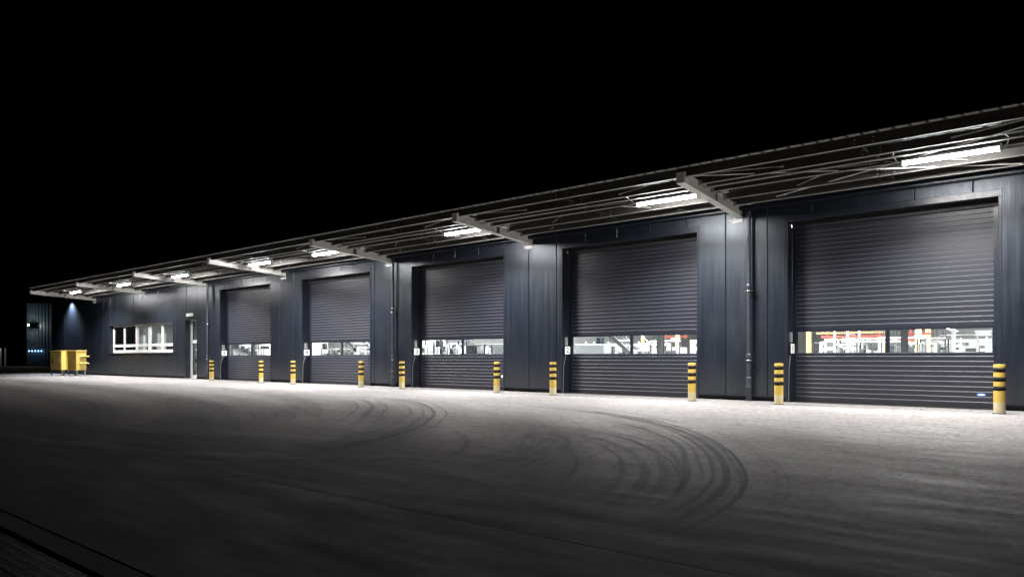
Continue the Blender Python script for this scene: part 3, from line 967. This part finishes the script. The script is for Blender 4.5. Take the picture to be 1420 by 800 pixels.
cp_me = cp.mesh('housing', M['white'])
ba = bpy.data.lights.new('lamp_light', 'AREA')
ba.shape = 'RECTANGLE'; ba.size = 1.45; ba.size_y = 0.10; ba.energy = BEAM_W; ba.color = (1.0, 0.985, 0.975); ba.spread = R(138)
bk = MB()
for s in (-1, 1):
    bk.path([(s * 0.79, 0, 0.0), (s * 0.86, -0.02, 0.045), (s * 0.88, -0.22, 0.10), (s * 0.80, -0.60, 0.115)], 0.010, 6)
bk_me = bk.mesh('bracket', M['beam'])
cd = MB().path([(-0.80, 0, 0.01), (-1.0, 0.02, 0.07), (-1.9, 0.02, 0.10)], 0.009, 6)
cd_me = cd.mesh('cable', M['galv'])
for x, lab in LX:
    l = empty('canopy_lamp', (x, -2.0, 4.75))
    tag(l, 'glowing white ' + lab, 'lamp', 'fluorescent lamps under the canopy')
    put('diffuser', tb, l); put('lamp_light', ba, l, (0, 0, -0.072)); put('housing', cp_me, l); put('bracket', bk_me, l); put('cable', cd_me, l)

# ================================================================= BOLLARDS
BOL = [-0.83, -4.87, -6.93, -11.06, -13.12, -17.29, -19.44, -23.61, -25.90, -29.96]
BLAB = ['right of the nearest roller door, largest in view', 'left of the nearest roller door', 'right of the second roller door, counted from the camera',
        'below the number plate of the second door', 'right of the middle roller door', 'beside the drainpipe left of the middle door', 'right of the fourth roller door',
        'below the number plate of the fourth door', 'in front of the farthest roller door', 'farthest away, by the drainpipe next to the office']
pm = MB().lathe([(0.095, 0.0), (0.095, 0.912), (0.093, 0.921), (0.088, 0.926), (0.0, 0.929)], 28).mesh('post', M['bollard'])
bm2 = MB().lathe([(0.094, 0.0), (0.0972, 0.0), (0.0972, 0.084), (0.094, 0.084)], 28).mesh('black_band', M['band'])
bs = MB().lathe([(0.094, 0.0), (0.115, 0.0), (0.112, 0.012), (0.094, 0.016)], 28).mesh('base_seal', M['joint'])
for x, lab in zip(BOL, BLAB):
    b = empty('bollard', (x, -1.02, 0), rz=random.uniform(0, 6))
    tag(b, 'yellow and black striped bollard ' + lab, 'bollard', 'bollards in front of the wall')
    put('post', pm, b)
    for z in (0.782, 0.607, 0.435):
        put('black_band', bm2, b, (0, 0, z))
    put('base_seal', bs, b)
    b.rotation_euler[0] = R(random.uniform(-0.7, 0.7)); b.rotation_euler[1] = R(random.uniform(-0.7, 0.7))

# ================================================================= YELLOW CONTAINERS
def container(x0, x1, label, forks):
    e = empty('steel_container', (x0, -1.76 if forks else -2.02, 0))
    tag(e, label, 'container')
    w = x1 - x0
    d = 0.52 if forks else 0.75
    b = MB()
    b.box(0, w, d - 0.02, d, 0.35, 1.44)
    b.box(0, 0.02, 0, d - 0.021, 0.35, 1.44); b.box(w - 0.02, w, 0, d - 0.021, 0.35, 1.44)
    b.box(0.021, w - 0.021, 0.0, d - 0.021, 0.35, 0.37)
    b.cbox(-0.03, w + 0.03, -0.04, d + 0.02, 1.441, 1.475, 0.008)
    b.build('body', M['yellow'], e)
    if forks:
        MB().box(0.021, w - 0.021, 0.22, 0.24, 0.371, 1.44).build('recessed_panel', M['yellow'], e)
        MB().cbox(0.0, 0.12, -0.02, -0.001, 0.36, 1.438, 0.006).build('corner_post', M['yellow'], e)
        for z in (1.13, 0.73):
            MB().tube((w + 0.05, 0.16, z), (w + 0.05, d + 0.12, z), 0.045, n=10).box(w + 0.001, w + 0.03, 0.2, 0.24, z - 0.05, z + 0.05).box(w + 0.001, w + 0.03, d - 0.06, d - 0.02, z - 0.05, z + 0.05).build('side_bar', M['yellow'], e)
    else:
        MB().cbox(0.04, w - 0.04, -0.018, -0.001, 0.40, 1.40, 0.006).build('door', M['yellow'], e)
        MB().box(0.28, 0.50, -0.024, -0.0185, 0.72, 0.92).box(0.30, 0.48, -0.024, -0.0185, 0.96, 1.02).build('sticker', M['ink'], e)
        MB().path([(w - 0.15, -0.02, 1.0), (w - 0.15, -0.06, 1.0), (w - 0.15, -0.06, 0.8), (w - 0.15, -0.02, 0.8)], 0.012, 6).build('handle', M['galv'], e)
    for lx in ((0.06, w - 0.06)):
        for ly in (0.05, d - 0.06):
            MB().cbox(lx - 0.03, lx + 0.03, ly - 0.03, ly + 0.03, 0.0, 0.349, 0.004).build('leg', M['galv'], e)
    return e
container(-47.05, -45.25, 'yellow steel container with a dark sticker on its door, left of the pair', False)
container(-45.18, -43.78, 'yellow steel container with two round bars on its right side, nearer the window', True)

# ================================================================= FAR LEFT: BLUE SHED, GATE
DRX = math.atan2(0.623, 0.782)
sb = empty('blue_shed', (-103.8, 13.1, 0), rz=DRX)
tag(sb, 'blue corrugated metal shed in the far left background', 'building')
nR = 26
mb = MB()
prof = []
for i in range(nR):
    x = i * 0.42
    prof += [(x, 0), (x + 0.24, 0), (x + 0.28, 0.06), (x + 0.38, 0.06)]
prof.append((nR * 0.42, 0))
vs = [(x, y, z) for z in (0.15, 8.0) for x, y in prof]
k = len(prof)
mb.add(vs, [(i, i + 1, k + i + 1, k + i) for i in range(k - 1)])
mb.build('corrugated_wall', M['hoarding'], sb)
MB().box(0.0, nR * 0.42, 0.08, 12, 0, 7.95).build('shed_core', M['core'], sb)
MB().box(-0.05, nR * 0.42, -0.06, 12, 8.001, 8.12).build('roof_edge', M['trim'], sb)
fm = emit('flood_glow', (1.0, 0.86, 0.7), 900)
fl_ = empty('floodlight', (-103.8 + 0.782 * 0.9 + 0.623 * 0.9, 13.1 + 0.623 * 0.9 - 0.782 * 0.9, 5.23), rz=DRX)
tag(fl_, 'bright warm floodlight on an arm at the top left of the blue shed', 'lamp')
MB().cbox(-0.10, 0.10, -0.02, 0.10, -0.07, 0.07, 0.01).build('housing', M['dgrey'], fl_)
MB().lathe([(0.0, -0.06), (0.05, -0.04), (0.07, 0.0), (0.05, 0.04), (0.0, 0.06)], 10, at=(0, -0.08, 0)).build('bulb', fm, fl_)
MB().path([(0, 0.1, 0), (0, 0.85, 0.1)], 0.03, 6).build('arm', M['dgrey'], fl_)
bluem = emit('blue_spark', (0.35, 0.6, 1.0), 50)
for i in range(5):
    dx = 0.45 + i * 0.40
    o = empty('wall_lamp', (-103.8 + 0.782 * dx + 0.623 * 0.22, 13.1 + 0.623 * dx - 0.782 * 0.22, 1.95), rz=DRX)
    tag(o, 'tiny bluish lamp low on the blue shed wall, %s in the row of five' % ('leftmost', 'second', 'middle', 'fourth', 'rightmost')[i], 'lamp', 'tiny lamps on the blue shed')
    MB().cbox(-0.03, 0.03, -0.03, 0.03, 0.0, 0.04, 0.005).path([(0, 0.02, 0.03), (0, 0.22, 0.03)], 0.01, 5).build('fitting', M['dgrey'], o)
    MB().lathe([(0.0, -0.05), (0.03, -0.03), (0.03, 0.0), (0.0, 0.0)], 8, at=(0, 0, -0.001)).build('bulb', bluem, o)
gt = empty('metal_gate', (-107.1, 10.5, 0), rz=DRX)
tag(gt, 'pale metal gate frame with cross bars at the far left edge', 'gate')
for x in (0.0, 0.72, 1.3):
    MB().box(x, x + 0.12, 0, 0.12, 0, 2.3).build('post', M['lgrey'], gt)
for z in (0.25, 0.8, 1.35, 1.9, 2.25):
    MB().box(0.121, 0.719, 0.03, 0.08, z, z + 0.05).build('cross_bar', M['lgrey'], gt)
MB().box(0.15, 0.69, 0.05, 0.06, 0.3, 2.2).build('mesh_panel', M['mgrey'], gt)
gl = empty('gate_lamp', (-106.8, 10.4, 2.45))
tag(gl, 'small bright lamp on a short arm above the gate frame', 'lamp')
MB().cbox(-0.10, 0.10, -0.06, 0.06, 0.05, 0.10, 0.01).box(-0.01, 0.01, 0.06, 0.3, 0.06, 0.08).build('housing', M['dgrey'], gl)
MB().lathe([(0.0, 0.049), (0.06, 0.045), (0.05, 0.0), (0.0, -0.02)], 8).build('bulb', emit('gate_glow', (0.9, 0.95, 1.0), 260), gl)

# spotlight added for the cone, widened to brighten the dim end wall
sp = empty('added_spotlight', (-49.7, -0.32, 4.72))
tag(sp, 'added spotlight left of the canopy end, brightening the dark wall below', 'lamp')
MB().lathe([(0.0, 0.10), (0.045, 0.10), (0.05, 0.0), (0.044, 0.0), (0.040, 0.08), (0.0, 0.08)], 12).box(-0.01, 0.01, 0.0, 0.30, 0.10, 0.12).build('housing', M['dgrey'], sp)
sl = bpy.data.lights.new('fill_beam', 'SPOT')
sl.energy = 2600; sl.color = (0.75, 0.87, 1.0); sl.spot_size = R(125); sl.spot_blend = 1.0; sl.shadow_soft_size = 0.02
so = bpy.data.objects.new('beam', sl); col.objects.link(so); so.parent = sp
so.location = (0, 0, 0.03); so.rotation_euler = (R(10), 0, 0)

# ================================================================= HALL INTERIOR
hall = MB()
hall.box(-33.0, 15, 0.46, 70, -0.06, 0.002)
W(hall, 'hall_floor', M['hall_floor'])
W(MB().box(-33.2, -33.0, 0.46, 70, 0.003, 6.4), 'partition_wall', M['hall_wall'])
W(MB().box(-33.0, 15, 69.8, 69.99, 0.003, 6.4), 'hall_end_wall', M['hall_wall'])
W(MB().box(-33.2, 15, 0.46, 70, 6.4, 6.5), 'hall_ceiling', M['lgrey'])
# strip lights
ORDW = ['first', 'second', 'third', 'fourth', 'fifth', 'sixth', 'seventh', 'eighth', 'last']
def down_quad(mat, name='diffuser', w=0.11, l=1.3):
    me = bpy.data.meshes.new(name)
    me.from_pydata([(-w, -l, 0), (-w, l, 0), (w, l, 0), (w, -l, 0)], [], [(0, 1, 2, 3)])   # faces the floor
    me.materials.append(mat); me.update()
    return me
sm_me = down_quad(M['strip'], w=0.2); smf_me = down_quad(M['strip_far'])
sh_me = MB().box(-0.13, 0.13, -1.32, 1.32, 0.001, 0.07).mesh('housing', M['white'])
def strip(x, y, z, lab, me=None):
    l = empty('hall_light', (x, y, z))
    tag(l, lab, 'lamp', 'strip lights hanging in the hall')
    put('diffuser', me or sm_me, l); put('housing', sh_me, l)
for xi, x in enumerate((-4.4, -11.0, -17.5, -24.0, -30.2)):
    for yi, y in enumerate((6.5, 20)):
        strip(x, y, 5.6, 'strip light over the hall bay behind the %s roller door, %s from the front' % (('nearest', 'second', 'middle', 'fourth', 'farthest')[xi], ('first', 'second', 'third', 'fourth')[yi]))
for i, (x, y, w_) in enumerate(((-3.4, 36, 'nearer'), (-8.5, 42, 'middle'), (-5.0, 56, 'farther'))):
    strip(x, y, 5.8, 'strip light high at the back of the hall, the %s of three' % w_)
for i in range(9):
    strip(-7.9, 36 + i * 3.6, 3.75, '%s strip light of the long receding row seen through the nearest door' % ORDW[i], smf_me)
for i in range(7):
    strip(-2.2, 34 + i * 4.4, 3.6, '%s strip light of the right-hand receding row behind the nearest door' % ORDW[i], smf_me)

def thing_box(name, mat, x0, x1, y0, y1, z0, z1, label, cat, group=None, extra=None):
    e = empty(name, ((x0 + x1) / 2, y0, 0))
    tag(e, label, cat, group)
    w = (x1 - x0) / 2
    MB().cbox(-w, w, 0, y1 - y0, z0, z1, 0.02).build('body', mat, e)
    return e, w, y1 - y0

def column(x, y, mat, label, r=0.1, top=6.4):
    o = MB().box(-r, r, -r, -r + 0.02, 0, top).box(-r, r, r - 0.02, r, 0, top).box(-0.012, 0.012, -r + 0.021, r - 0.021, 0, top).box(-r * 1.4, r * 1.4, -r * 1.4, r * 1.4, 0, 0.03)
    o = o.build('steel_column', mat, None, (x, y, 0.003))
    tag(o, label, 'column')
    return o

def rack(x, y, rz, w, h, d, label, mat, fill, levels=4, seed=1):
    rnd = random.Random(seed)
    e = empty('storage_rack', (x, y, 0.003), rz=rz)
    tag(e, label, 'rack', 'storage racks in the hall')
    nb = max(1, int(w / 0.9))
    for i in range(nb + 1):
        for yy in (0, d):
            MB().box(i * w / nb - 0.03, i * w / nb + 0.03, yy - 0.03, yy + 0.03, 0, h).build('upright', mat, e)
    for l in range(levels):
        z = 0.15 + l * (h - 0.2) / levels
        MB().box(0, w, -0.025, d + 0.025, z, z + 0.04).build('shelf', M['mgrey'], e)
        xx = 0.06
        while xx < w - 0.25:
            bw = rnd.uniform(0.14, 0.42); bh = rnd.uniform(0.14, (h - 0.2) / levels * 0.8)
            if rnd.random() < 0.8:
                MB().cbox(xx, min(w, xx + bw), 0.03, d - 0.05, z + 0.041, z + bh, 0.008).build('stored_item', M[rnd.choice(fill)], e)
            xx += bw + rnd.uniform(0.02, 0.12)
    return e

def machine(x, y, w, h, d, label, mat='hall_wall', rz=0, seed=3):
    rnd = random.Random(seed)
    e = empty('machine', (x, y, 0.003), rz=rz)
    tag(e, label, 'machine', 'machines in the hall')
    MB().cbox(0, w, 0, d, 0.1, h, 0.03).build('cabinet', M[mat], e)
    MB().cbox(0.05, w - 0.05, 0.04, d - 0.04, 0.0, 0.099, 0.01).build('plinth', M['dgrey'], e)
    for k in range(3):
        z = h * (0.40 + 0.2 * k)
        MB().box(w * 0.18, w * 0.82, -0.012, -0.001, z, z + h * 0.11).build('opening', M['dgrey'], e)
    MB().path([(w * 0.9, 0.1, h), (w * 0.9, 0.1, h + 0.5)], 0.05, 8).build('duct', M['lgrey'], e)
    return e

# behind door 1
column(-3.16, 4.0, M['mgrey'], 'dark grey steel column close behind the nearest roller door', 0.075)
column(-5.30, 22, M['ochre'], 'ochre steel column left of its twin behind the nearest door', 0.12)
column(-5.39, 26, M['ochre'], 'ochre steel column farther back behind the nearest door', 0.12)
column(-9.88, 20, M['ochre'], 'ochre steel column at the left in the nearest window strip', 0.10)
column(-7.62, 27.5, M['ochre'], 'ochre steel column carrying the crane rail end', 0.12)
column(-2.03, 18, M['hall_wall'], 'white column at the right end of the nearest window strip', 0.06)
column(-5.03, 34, M['hall_wall'], 'white column in the middle of the nearest right pane', 0.10)
def crane(x0, x1, y, z, mat, lab):
    e = empty('crane_rail', ((x0 + x1) / 2, y, z)); tag(e, lab, 'crane')
    w = (x1 - x0) / 2
    MB().box(-w, w, -0.06, 0.06, 0, 0.02).box(-w, w, -0.06, 0.06, 0.09, 0.11).box(-w, w, -0.015, 0.015, 0.021, 0.089).build('rail', mat, e)
    MB().cbox(-0.25, 0.25, -0.12, 0.12, -0.16, -0.01, 0.02).build('trolley', M['mgrey'], e)
    for s in (-0.8, 0.8):
        MB().box(s * w - 0.02, s * w + 0.02, -0.02, 0.02, 0.111, 6.39 - z).build('hanger', mat, e)
crane(-10.3, -7.1, 24, 2.16, M['red'], 'long red crane rail seen through the left pane of the nearest door')
crane(-11.6, -7.6, 28, 2.50, M['ochre'], 'orange crane rail behind the red one')
crane(-8.0, -6.0, 26, 1.98, M['red'], 'short lower red crane rail at the right of the left pane')
crane(-5.9, -4.9, 23, 2.2, M['red'], 'red crane rail between the ochre columns')
crane(-17.9, -16.5, 20, 2.2, M['red'], 'red crane rail seen through the window strip of door 2')
MLAB = ['leftmost of three under the red rail', 'middle of three under the red rail', 'right of three under the red rail', 'behind the ochre column at the left', 'behind the hooped rails',
        'left of the white middle column', 'behind the white middle column', 'under the dark framed banner', 'by the white column at the right', 'behind the mesh fence', 'far back at the left', 'far back at the right']
for i, (x, y, w, h, s) in enumerate(((-9.64, 22, 0.55, 2.05, 3), (-8.86, 22, 0.38, 2.05, 4), (-8.27, 22, 0.33, 2.02, 5), (-10.9, 26, 0.9, 2.0, 6), (-7.4, 30, 1.2, 2.0, 7),
                                    (-6.3, 42, 1.0, 2.0, 8), (-4.7, 40, 1.1, 2.1, 9), (-3.3, 36, 0.9, 1.95, 10), (-2.6, 30, 0.7, 1.8, 11), (-4.2, 30, 0.8, 1.75, 12), (-8.4, 50, 1.6, 2.1, 13), (-3.9, 52, 1.4, 2.2, 14))):
    machine(x, y, w, h, 0.8, 'white machine cabinet with dark openings, %s' % MLAB[i], 'hall_wall' if i % 3 else 'lgrey', seed=s)

def hoops(x0, x1, y, h, n, lab, mat='dgrey'):
    e = empty('guard_rail', ((x0 + x1) / 2, y, 0.003)); tag(e, lab, 'railing', 'hooped rails in the hall')
    st_ = (x1 - x0) / n
    for i in range(n):
        a_ = -(x1 - x0) / 2 + i * st_
        MB().path([(a_, 0, 0), (a_, 0, h - 0.06), (a_ + 0.05, 0, h), (a_ + st_ * 0.6, 0, h), (a_ + st_ * 0.65, 0, h - 0.06), (a_ + st_ * 0.65, 0, 0)], 0.016, 6).build('hoop', M[mat], e)
hoops(-5.85, -5.2, 12, 1.62, 4, 'black hooped rails at the right end of the left pane of the nearest door')
hoops(-4.9, -4.35, 12, 1.62, 4, 'black hooped rails left of the dark column in the nearest door')
hoops(-10.4, -9.6, 16, 1.55, 5, 'dark hooped rails at the left in the nearest door window')
def fence(x0, x1, y, z1, lab):
    e = empty('mesh_fence', ((x0 + x1) / 2, y, 0.003)); tag(e, lab, 'fence')
    w = (x1 - x0) / 2
    for xx in (-w, 0, w):
        MB().box(xx - 0.02, xx + 0.02, -0.02, 0.02, 0, z1).build('post', M['dgrey'], e)
    MB().box(-w, w, -0.012, 0.012, z1, z1 + 0.03).build('top_rail', M['dgrey'], e)
    mb = MB()
    k = 26
    for i in range(k): mb.box(-w + 2 * w * i / k, -w + 2 * w * i / k + 0.012, -0.004, 0.004, 0.1, z1)
    mb.build('mesh_panel', M['lgrey'], e)
fence(-4.45, -3.85, 16, 1.52, 'white mesh fence with a black top rail behind the nearest door')
for (x0, x1, y, z, r, lab) in ((-7.2, -3.6, 50, 2.42, 0.14, 'long white ventilation duct across the right pane'), (-6.5, -2.9, 44, 2.75, 0.05, 'thin grey pipe above the white duct'), (-8.5, -2.2, 58, 3.1, 0.08, 'grey pipe high under the far ceiling')):
    o = MB().tube((x0, y, z), (x1, y, z), r, n=12).build('duct', M['hall_wall'] if r > 0.1 else M['mgrey'], None)
    tag(o, lab + ' behind the nearest door', 'duct')
o = MB().box(-4.4, -3.4, 40, 40.05, 2.55, 2.60).box(-4.4, -3.4, 40, 40.05, 2.80, 2.92).box(-4.35, -3.45, 40.02, 40.04, 2.60, 2.80).build('banner', M['mgrey'], None)
tag(o, 'dark framed banner hanging at the right end of the right pane', 'banner')
for k in range(7):
    o = MB().box(-20, 8, 30 + k * 6, 30.15 + k * 6, 3.95, 4.25).build('ceiling_truss', M['mgrey'], None)
    tag(o, '%s grey roof girder crossing the hall, counted from the front' % ORDW[k], 'girder', 'roof girders of the hall')

# behind door 2
thing_box('grey_block', M['mgrey'], -15.6, -14.2, 7.0, 7.9, 0.004, 1.60, 'speckled grey block stack at the left behind door 2', 'block')
def stair(x0, z0, x1, z1, y, lab, w=0.9, mat='mgrey'):
    e = empty('steel_stair', (x0, y, 0.003)); tag(e, lab, 'stair')
    dx, dz = x1 - x0, z1 - z0
    for yy in (0, w):
        MB().add([(0, yy, z0), (dx, yy, z1), (dx, yy, z1 + 0.2), (0, yy, z0 + 0.2), (0, yy + 0.03, z0), (dx, yy + 0.03, z1), (dx, yy + 0.03, z1 + 0.2), (0, yy + 0.03, z0 + 0.2)],
                 [(0, 1, 2, 3), (7, 6, 5, 4), (0, 4, 5, 1), (3, 2, 6, 7), (0, 3, 7, 4), (1, 5, 6, 2)]).build('stringer', M[mat], e)
    n_ = 12
    for i in range(n_):
        t = (i + 0.5) / n_
        MB().box(dx * t - 0.12, dx * t + 0.12, 0.031, w - 0.001, z0 + dz * t + 0.08, z0 + dz * t + 0.11).build('tread', M['lgrey'], e)
    MB().path([(0, 0, z0 + 1.1), (dx, 0, z1 + 1.1)], 0.02, 6).build('handrail', M['lgrey'], e)
stair(-13.35, 2.25, -10.6, 0.0, 5.0, 'grey steel stair slanting down in the left pane of the second door')
stair(-26.0, 2.25, -23.3, 0.05, 3.0, 'dark stair stringer crossing the white right pane of the fourth door')
column(-10.24, 4.0, M['mgrey'], 'dark column in the right pane of door 2', 0.10)
column(-16.14, 14, M['ochre'], 'orange column left of the red crane rail of door 2', 0.07)
column(-16.9, 19.6, M['ochre'], 'orange column under the red crane rail of door 2', 0.09)
rack(-19.5, 14, 0, 3.6, 1.9, 0.8, 'pale rack with small boxes seen behind door 2', M['lgrey'], ['hall_wall', 'lgrey', 'mgrey'], 4, 5)
rack(-16.0, 9.5, 0, 2.6, 1.75, 0.7, 'low rack of grey parts seen behind door 2', M['dgrey'], ['hall_wall', 'lgrey', 'dgrey'], 4, 9)
machine(-17.2, 22, 2.0, 2.1, 1.0, 'white wide machine far behind door 2', seed=21)
machine(-13.6, 11, 0.8, 1.5, 0.8, 'small white machine with dark slots behind the stair of door 2', seed=22)
# behind door 3
rack(-23.8, 6.0, R(20), 3.4, 1.9, 0.7, 'dark rack crowded with pale upright items behind door 3', M['dgrey'], ['dgrey', 'hall_wall', 'mgrey'], 3, 31)
rack(-21.0, 4.2, R(8), 2.6, 1.75, 0.6, 'dark rack with white bottles on its shelves behind door 3', M['dgrey'], ['hall_wall', 'dgrey', 'dgrey', 'lgrey'], 3, 33)
thing_box('dark_cabinet', M['dgrey'], -25.5, -19.5, 9.5, 10.3, 0.004, 2.6, 'wide dark cabinet filling the back behind door 3', 'cabinet')
for i in range(9):
    x = -20.9 + i * 0.29
    o = MB().lathe([(0.0, 0.0), (0.055, 0.0), (0.06, 0.4), (0.06, 1.35), (0.03, 1.45), (0.03, 1.55), (0.0, 1.56)], 10).build('gas_cylinder', M['hall_wall'] if i % 3 else M['lgrey'], None, (x + 0.06 * math.sin(i * 3), 3.2 + 0.1 * (i % 2), 0.003))
    tag(o, 'slim pale cylinder behind the middle door, %s of the row of nine' % ORDW[i], 'cylinder', 'slim cylinders behind door 3')
thing_box('white_crate', M['hall_wall'], -18.9, -17.2, 4.4, 5.0, 1.60, 1.95, 'white crate on the high shelf at the right behind door 3', 'crate')
# behind door 4
thing_box('white_partition', M['hall_wall'], -27.3, -24.9, 4.6, 4.8, 0.004, 2.8, 'white partition behind the stair of door 4', 'partition')
thing_box('dark_locker', M['dgrey'], -31.2, -29.5, 6.2, 6.9, 0.004, 2.2, 'dark locker at the right of the left pane of door 4', 'locker')
for i in range(3):
    machine(-32.6 + i * 0.95, 7.6 + i * 0.1, 0.6, 1.9, 0.6, 'pale narrow machine behind the fourth door, %s of three' % ('leftmost', 'middle', 'rightmost')[i], 'hall_wall', seed=40 + i)
hoops(-28.6, -27.6, 3.6, 1.75, 4, 'dark hooped rails in the left pane of door 4')
# behind door 5
rack(-32.9, 1.6, R(62), 3.2, 2.0, 0.5, 'dark rack with small grey parts behind door 5', M['dgrey'], ['dgrey', 'lgrey', 'mgrey', 'hall_wall'], 4, 51)
hoops(-31.6, -30.2, 1.9, 1.75, 6, 'dark hooped rails behind door 5')
# blue and white hanging signs just inside
def hang_sign(x, y, z, w, h, body, lab):
    e = empty('hanging_sign', (x, y, z)); tag(e, lab, 'sign')
    MB().box(0, w, 0, 0.012, 0, h).build('board', M['plate'], e)
    MB().box(w * 0.06, w * 0.42, -0.004, -0.001, h * 0.1, h * 0.9).box(w * 0.52, w * 0.60, -0.004, -0.001, h * 0.1, h * 0.3).build('blue_field', M['blue'], e)
    MB().box(w * 0.18, w * 0.30, -0.008, -0.005, h * 0.35, h * 0.65).build('white_mark', M['plate'], e)
    MB().path([(w / 2, 0.006, h), (w / 2, 0.006, 5 - z)], 0.006, 4).build('wire', M['dgrey'], e)
    if body:
        text(body, h * 1.0, M['blue'], e, (w * 0.75, -0.003, h * 0.5), (R(90), 0, 0), 0.001)
hang_sign(-10.88, 1.0, 1.46, 0.30, 0.20, '2', 'blue and white hanging sign with a blue 2 behind door 2')
hang_sign(-17.71, 1.0, 1.44, 0.40, 0.24, '', 'blue and white sign hanging in the left pane of door 3')
hang_sign(-24.50, 1.0, 1.42, 0.36, 0.24, '', 'pale blue sign hanging in the left pane of door 4')
hang_sign(-31.0, 1.0, 1.42, 0.36, 0.20, '', 'pale blue sign hanging behind door 5')

# ================================================================= OFFICE INTERIOR
of = MB()
of.box(-45.2, -33.21, 0.46, 5.0, -0.04, 0.01)
W(of, 'office_floor', M['grey'])
W(MB().box(-45.2, -33.21, 5.0, 5.1, 0.011, 3.2), 'office_back_wall', M['lgrey'])
W(MB().box(-45.3, -45.2, 0.46, 5.1, 0.011, 3.2), 'office_end_wall', M['mgrey'])
W(MB().box(-45.2, -33.21, 0.46, 5.1, 3.2, 3.25), 'office_ceiling', M['mgrey'])
W(MB().box(-41.1, -41.0, 0.46, 4.99, 0.011, 3.19), 'office_partition', M['lgrey'])
for ox, olab in ((-38.2, 'ceiling light over the middle of the office'), (-35.6, 'ceiling light near the office door')):
  ol = empty('office_light', (ox, 1.8, 3.1)); tag(ol, olab, 'lamp')
  put('diffuser', down_quad(emit('office_glow', (1.0, 0.97, 0.9), 85.0, 'FRONT'), w=0.5, l=0.12), ol)
  MB().box(-0.52, 0.52, -0.14, 0.14, 0.001, 0.06).build('housing', M['white'], ol)
thing_box('white_post', M['hall_wall'], -40.75, -40.62, 0.62, 0.75, 0.012, 2.7, 'white post inside the middle office pane', 'post')
thing_box('door_leaf', M['hall_wall'], -40.0, -39.9, 1.0, 1.5, 0.012, 2.45, 'white door leaf edge inside the fourth office pane', 'door')
rack(-40.55, 1.05, R(90), 1.5, 1.9, 0.4, 'office shelf with grey binders behind the right panes', M['mgrey'], ['mgrey', 'dgrey', 'hall_wall'], 4, 61)
rack(-36.7, 1.15, R(90), 1.8, 1.75, 0.35, 'shelf with white cups and boxes behind the office door', M['lgrey'], ['hall_wall', 'dgrey', 'lgrey'], 5, 62)
rack(-44.9, 0.9, R(75), 2.4, 1.9, 0.4, 'dim shelf behind the dark left office panes', M['dgrey'], ['dgrey', 'mgrey'], 3, 63)
# crowded work stations far behind the doors
def station(x, y, w, h, rz, mat, lab, seed):
    rnd = random.Random(seed)
    e = empty('work_station', (x, y, 0.003), rz=rz); tag(e, lab, 'work station', 'work stations in the hall')
    for xx in (0, w):
        for yy in (0, 0.6):
            MB().box(xx - 0.025, xx + 0.025, yy - 0.025, yy + 0.025, 0, h).build('post', M[mat], e)
    MB().box(-0.02, w + 0.02, -0.026, 0.626, h + 0.001, h + 0.05).build('top_frame', M['hall_wall'], e)
    MB().box(0.03, w - 0.03, -0.02, 0.58, 0.85, 0.90).build('table', M['lgrey'], e)
    for k in range(5):
        xx = 0.05 + k * (w - 0.1) / 5; hh = rnd.uniform(0.3, h - 1.0)
        m_ = rnd.choice(['hall_wall', 'dgrey', 'lgrey', 'mgrey', 'hall_wall', 'dgrey'])
        if rnd.random() < 0.45:
            MB().lathe([(0, 0), (0.05, 0), (0.06, hh * 0.6), (0.03, hh * 0.7), (0.02, hh), (0, hh)], 8, at=(xx + 0.08, 0.2, 0.901)).build('tool', M[m_], e)
        else:
            MB().cbox(xx, xx + rnd.uniform(0.08, 0.2), 0.02, 0.4, 0.901, 0.9 + hh, 0.01).build('device', M[m_], e)
    for k in range(2):
        xx = rnd.uniform(0.1, w - 0.1)
        MB().box(xx, xx + 0.02, 0.3, 0.32, h + 0.051, h + rnd.uniform(0.3, 1.0)).build('cable_drop', M['dgrey'], e)
    return e
k = 0
WORDS = ['nearest', 'second', 'third', 'fourth', 'fifth', 'sixth', 'seventh', 'eighth', 'ninth', 'tenth']
for (dn, xa, sl, sr, ys) in (('door 1', -3.0, -0.30, -0.05, (9, 14, 19, 31, 37, 45, 54)), ('door 2', -9.4, -0.66, -0.43, (8, 12.5, 17, 24, 30)), ('door 3', -15.9, -1.04, -0.82, (5.5, 8)), ('door 4', -22.4, -1.4, -1.2, (2.6, 5.6))):
    for j, y in enumerate(ys):
        for q in range(3 if y > 12 else 2):
            k += 1
            t = (q + random.uniform(0.2, 0.8)) / (3 if y > 12 else 2)
            x = xa + (sl + (sr - sl) * t) * y + random.uniform(-1.0, 0.4)
            if x < -32: continue
            station(x, y + random.uniform(-0.4, 0.4), random.uniform(0.8, 1.5), 1.3 + 0.018 * y + random.uniform(0, 0.25), random.uniform(-0.3, 0.3),
                    random.choice(['lgrey', 'dgrey', 'hall_wall']), '%s work station row behind %s, %s unit' % (WORDS[j], dn.replace('1', 'one').replace('2', 'two').replace('3', 'three').replace('4', 'four'), ['left', 'middle', 'right'][q]), 100 + k)
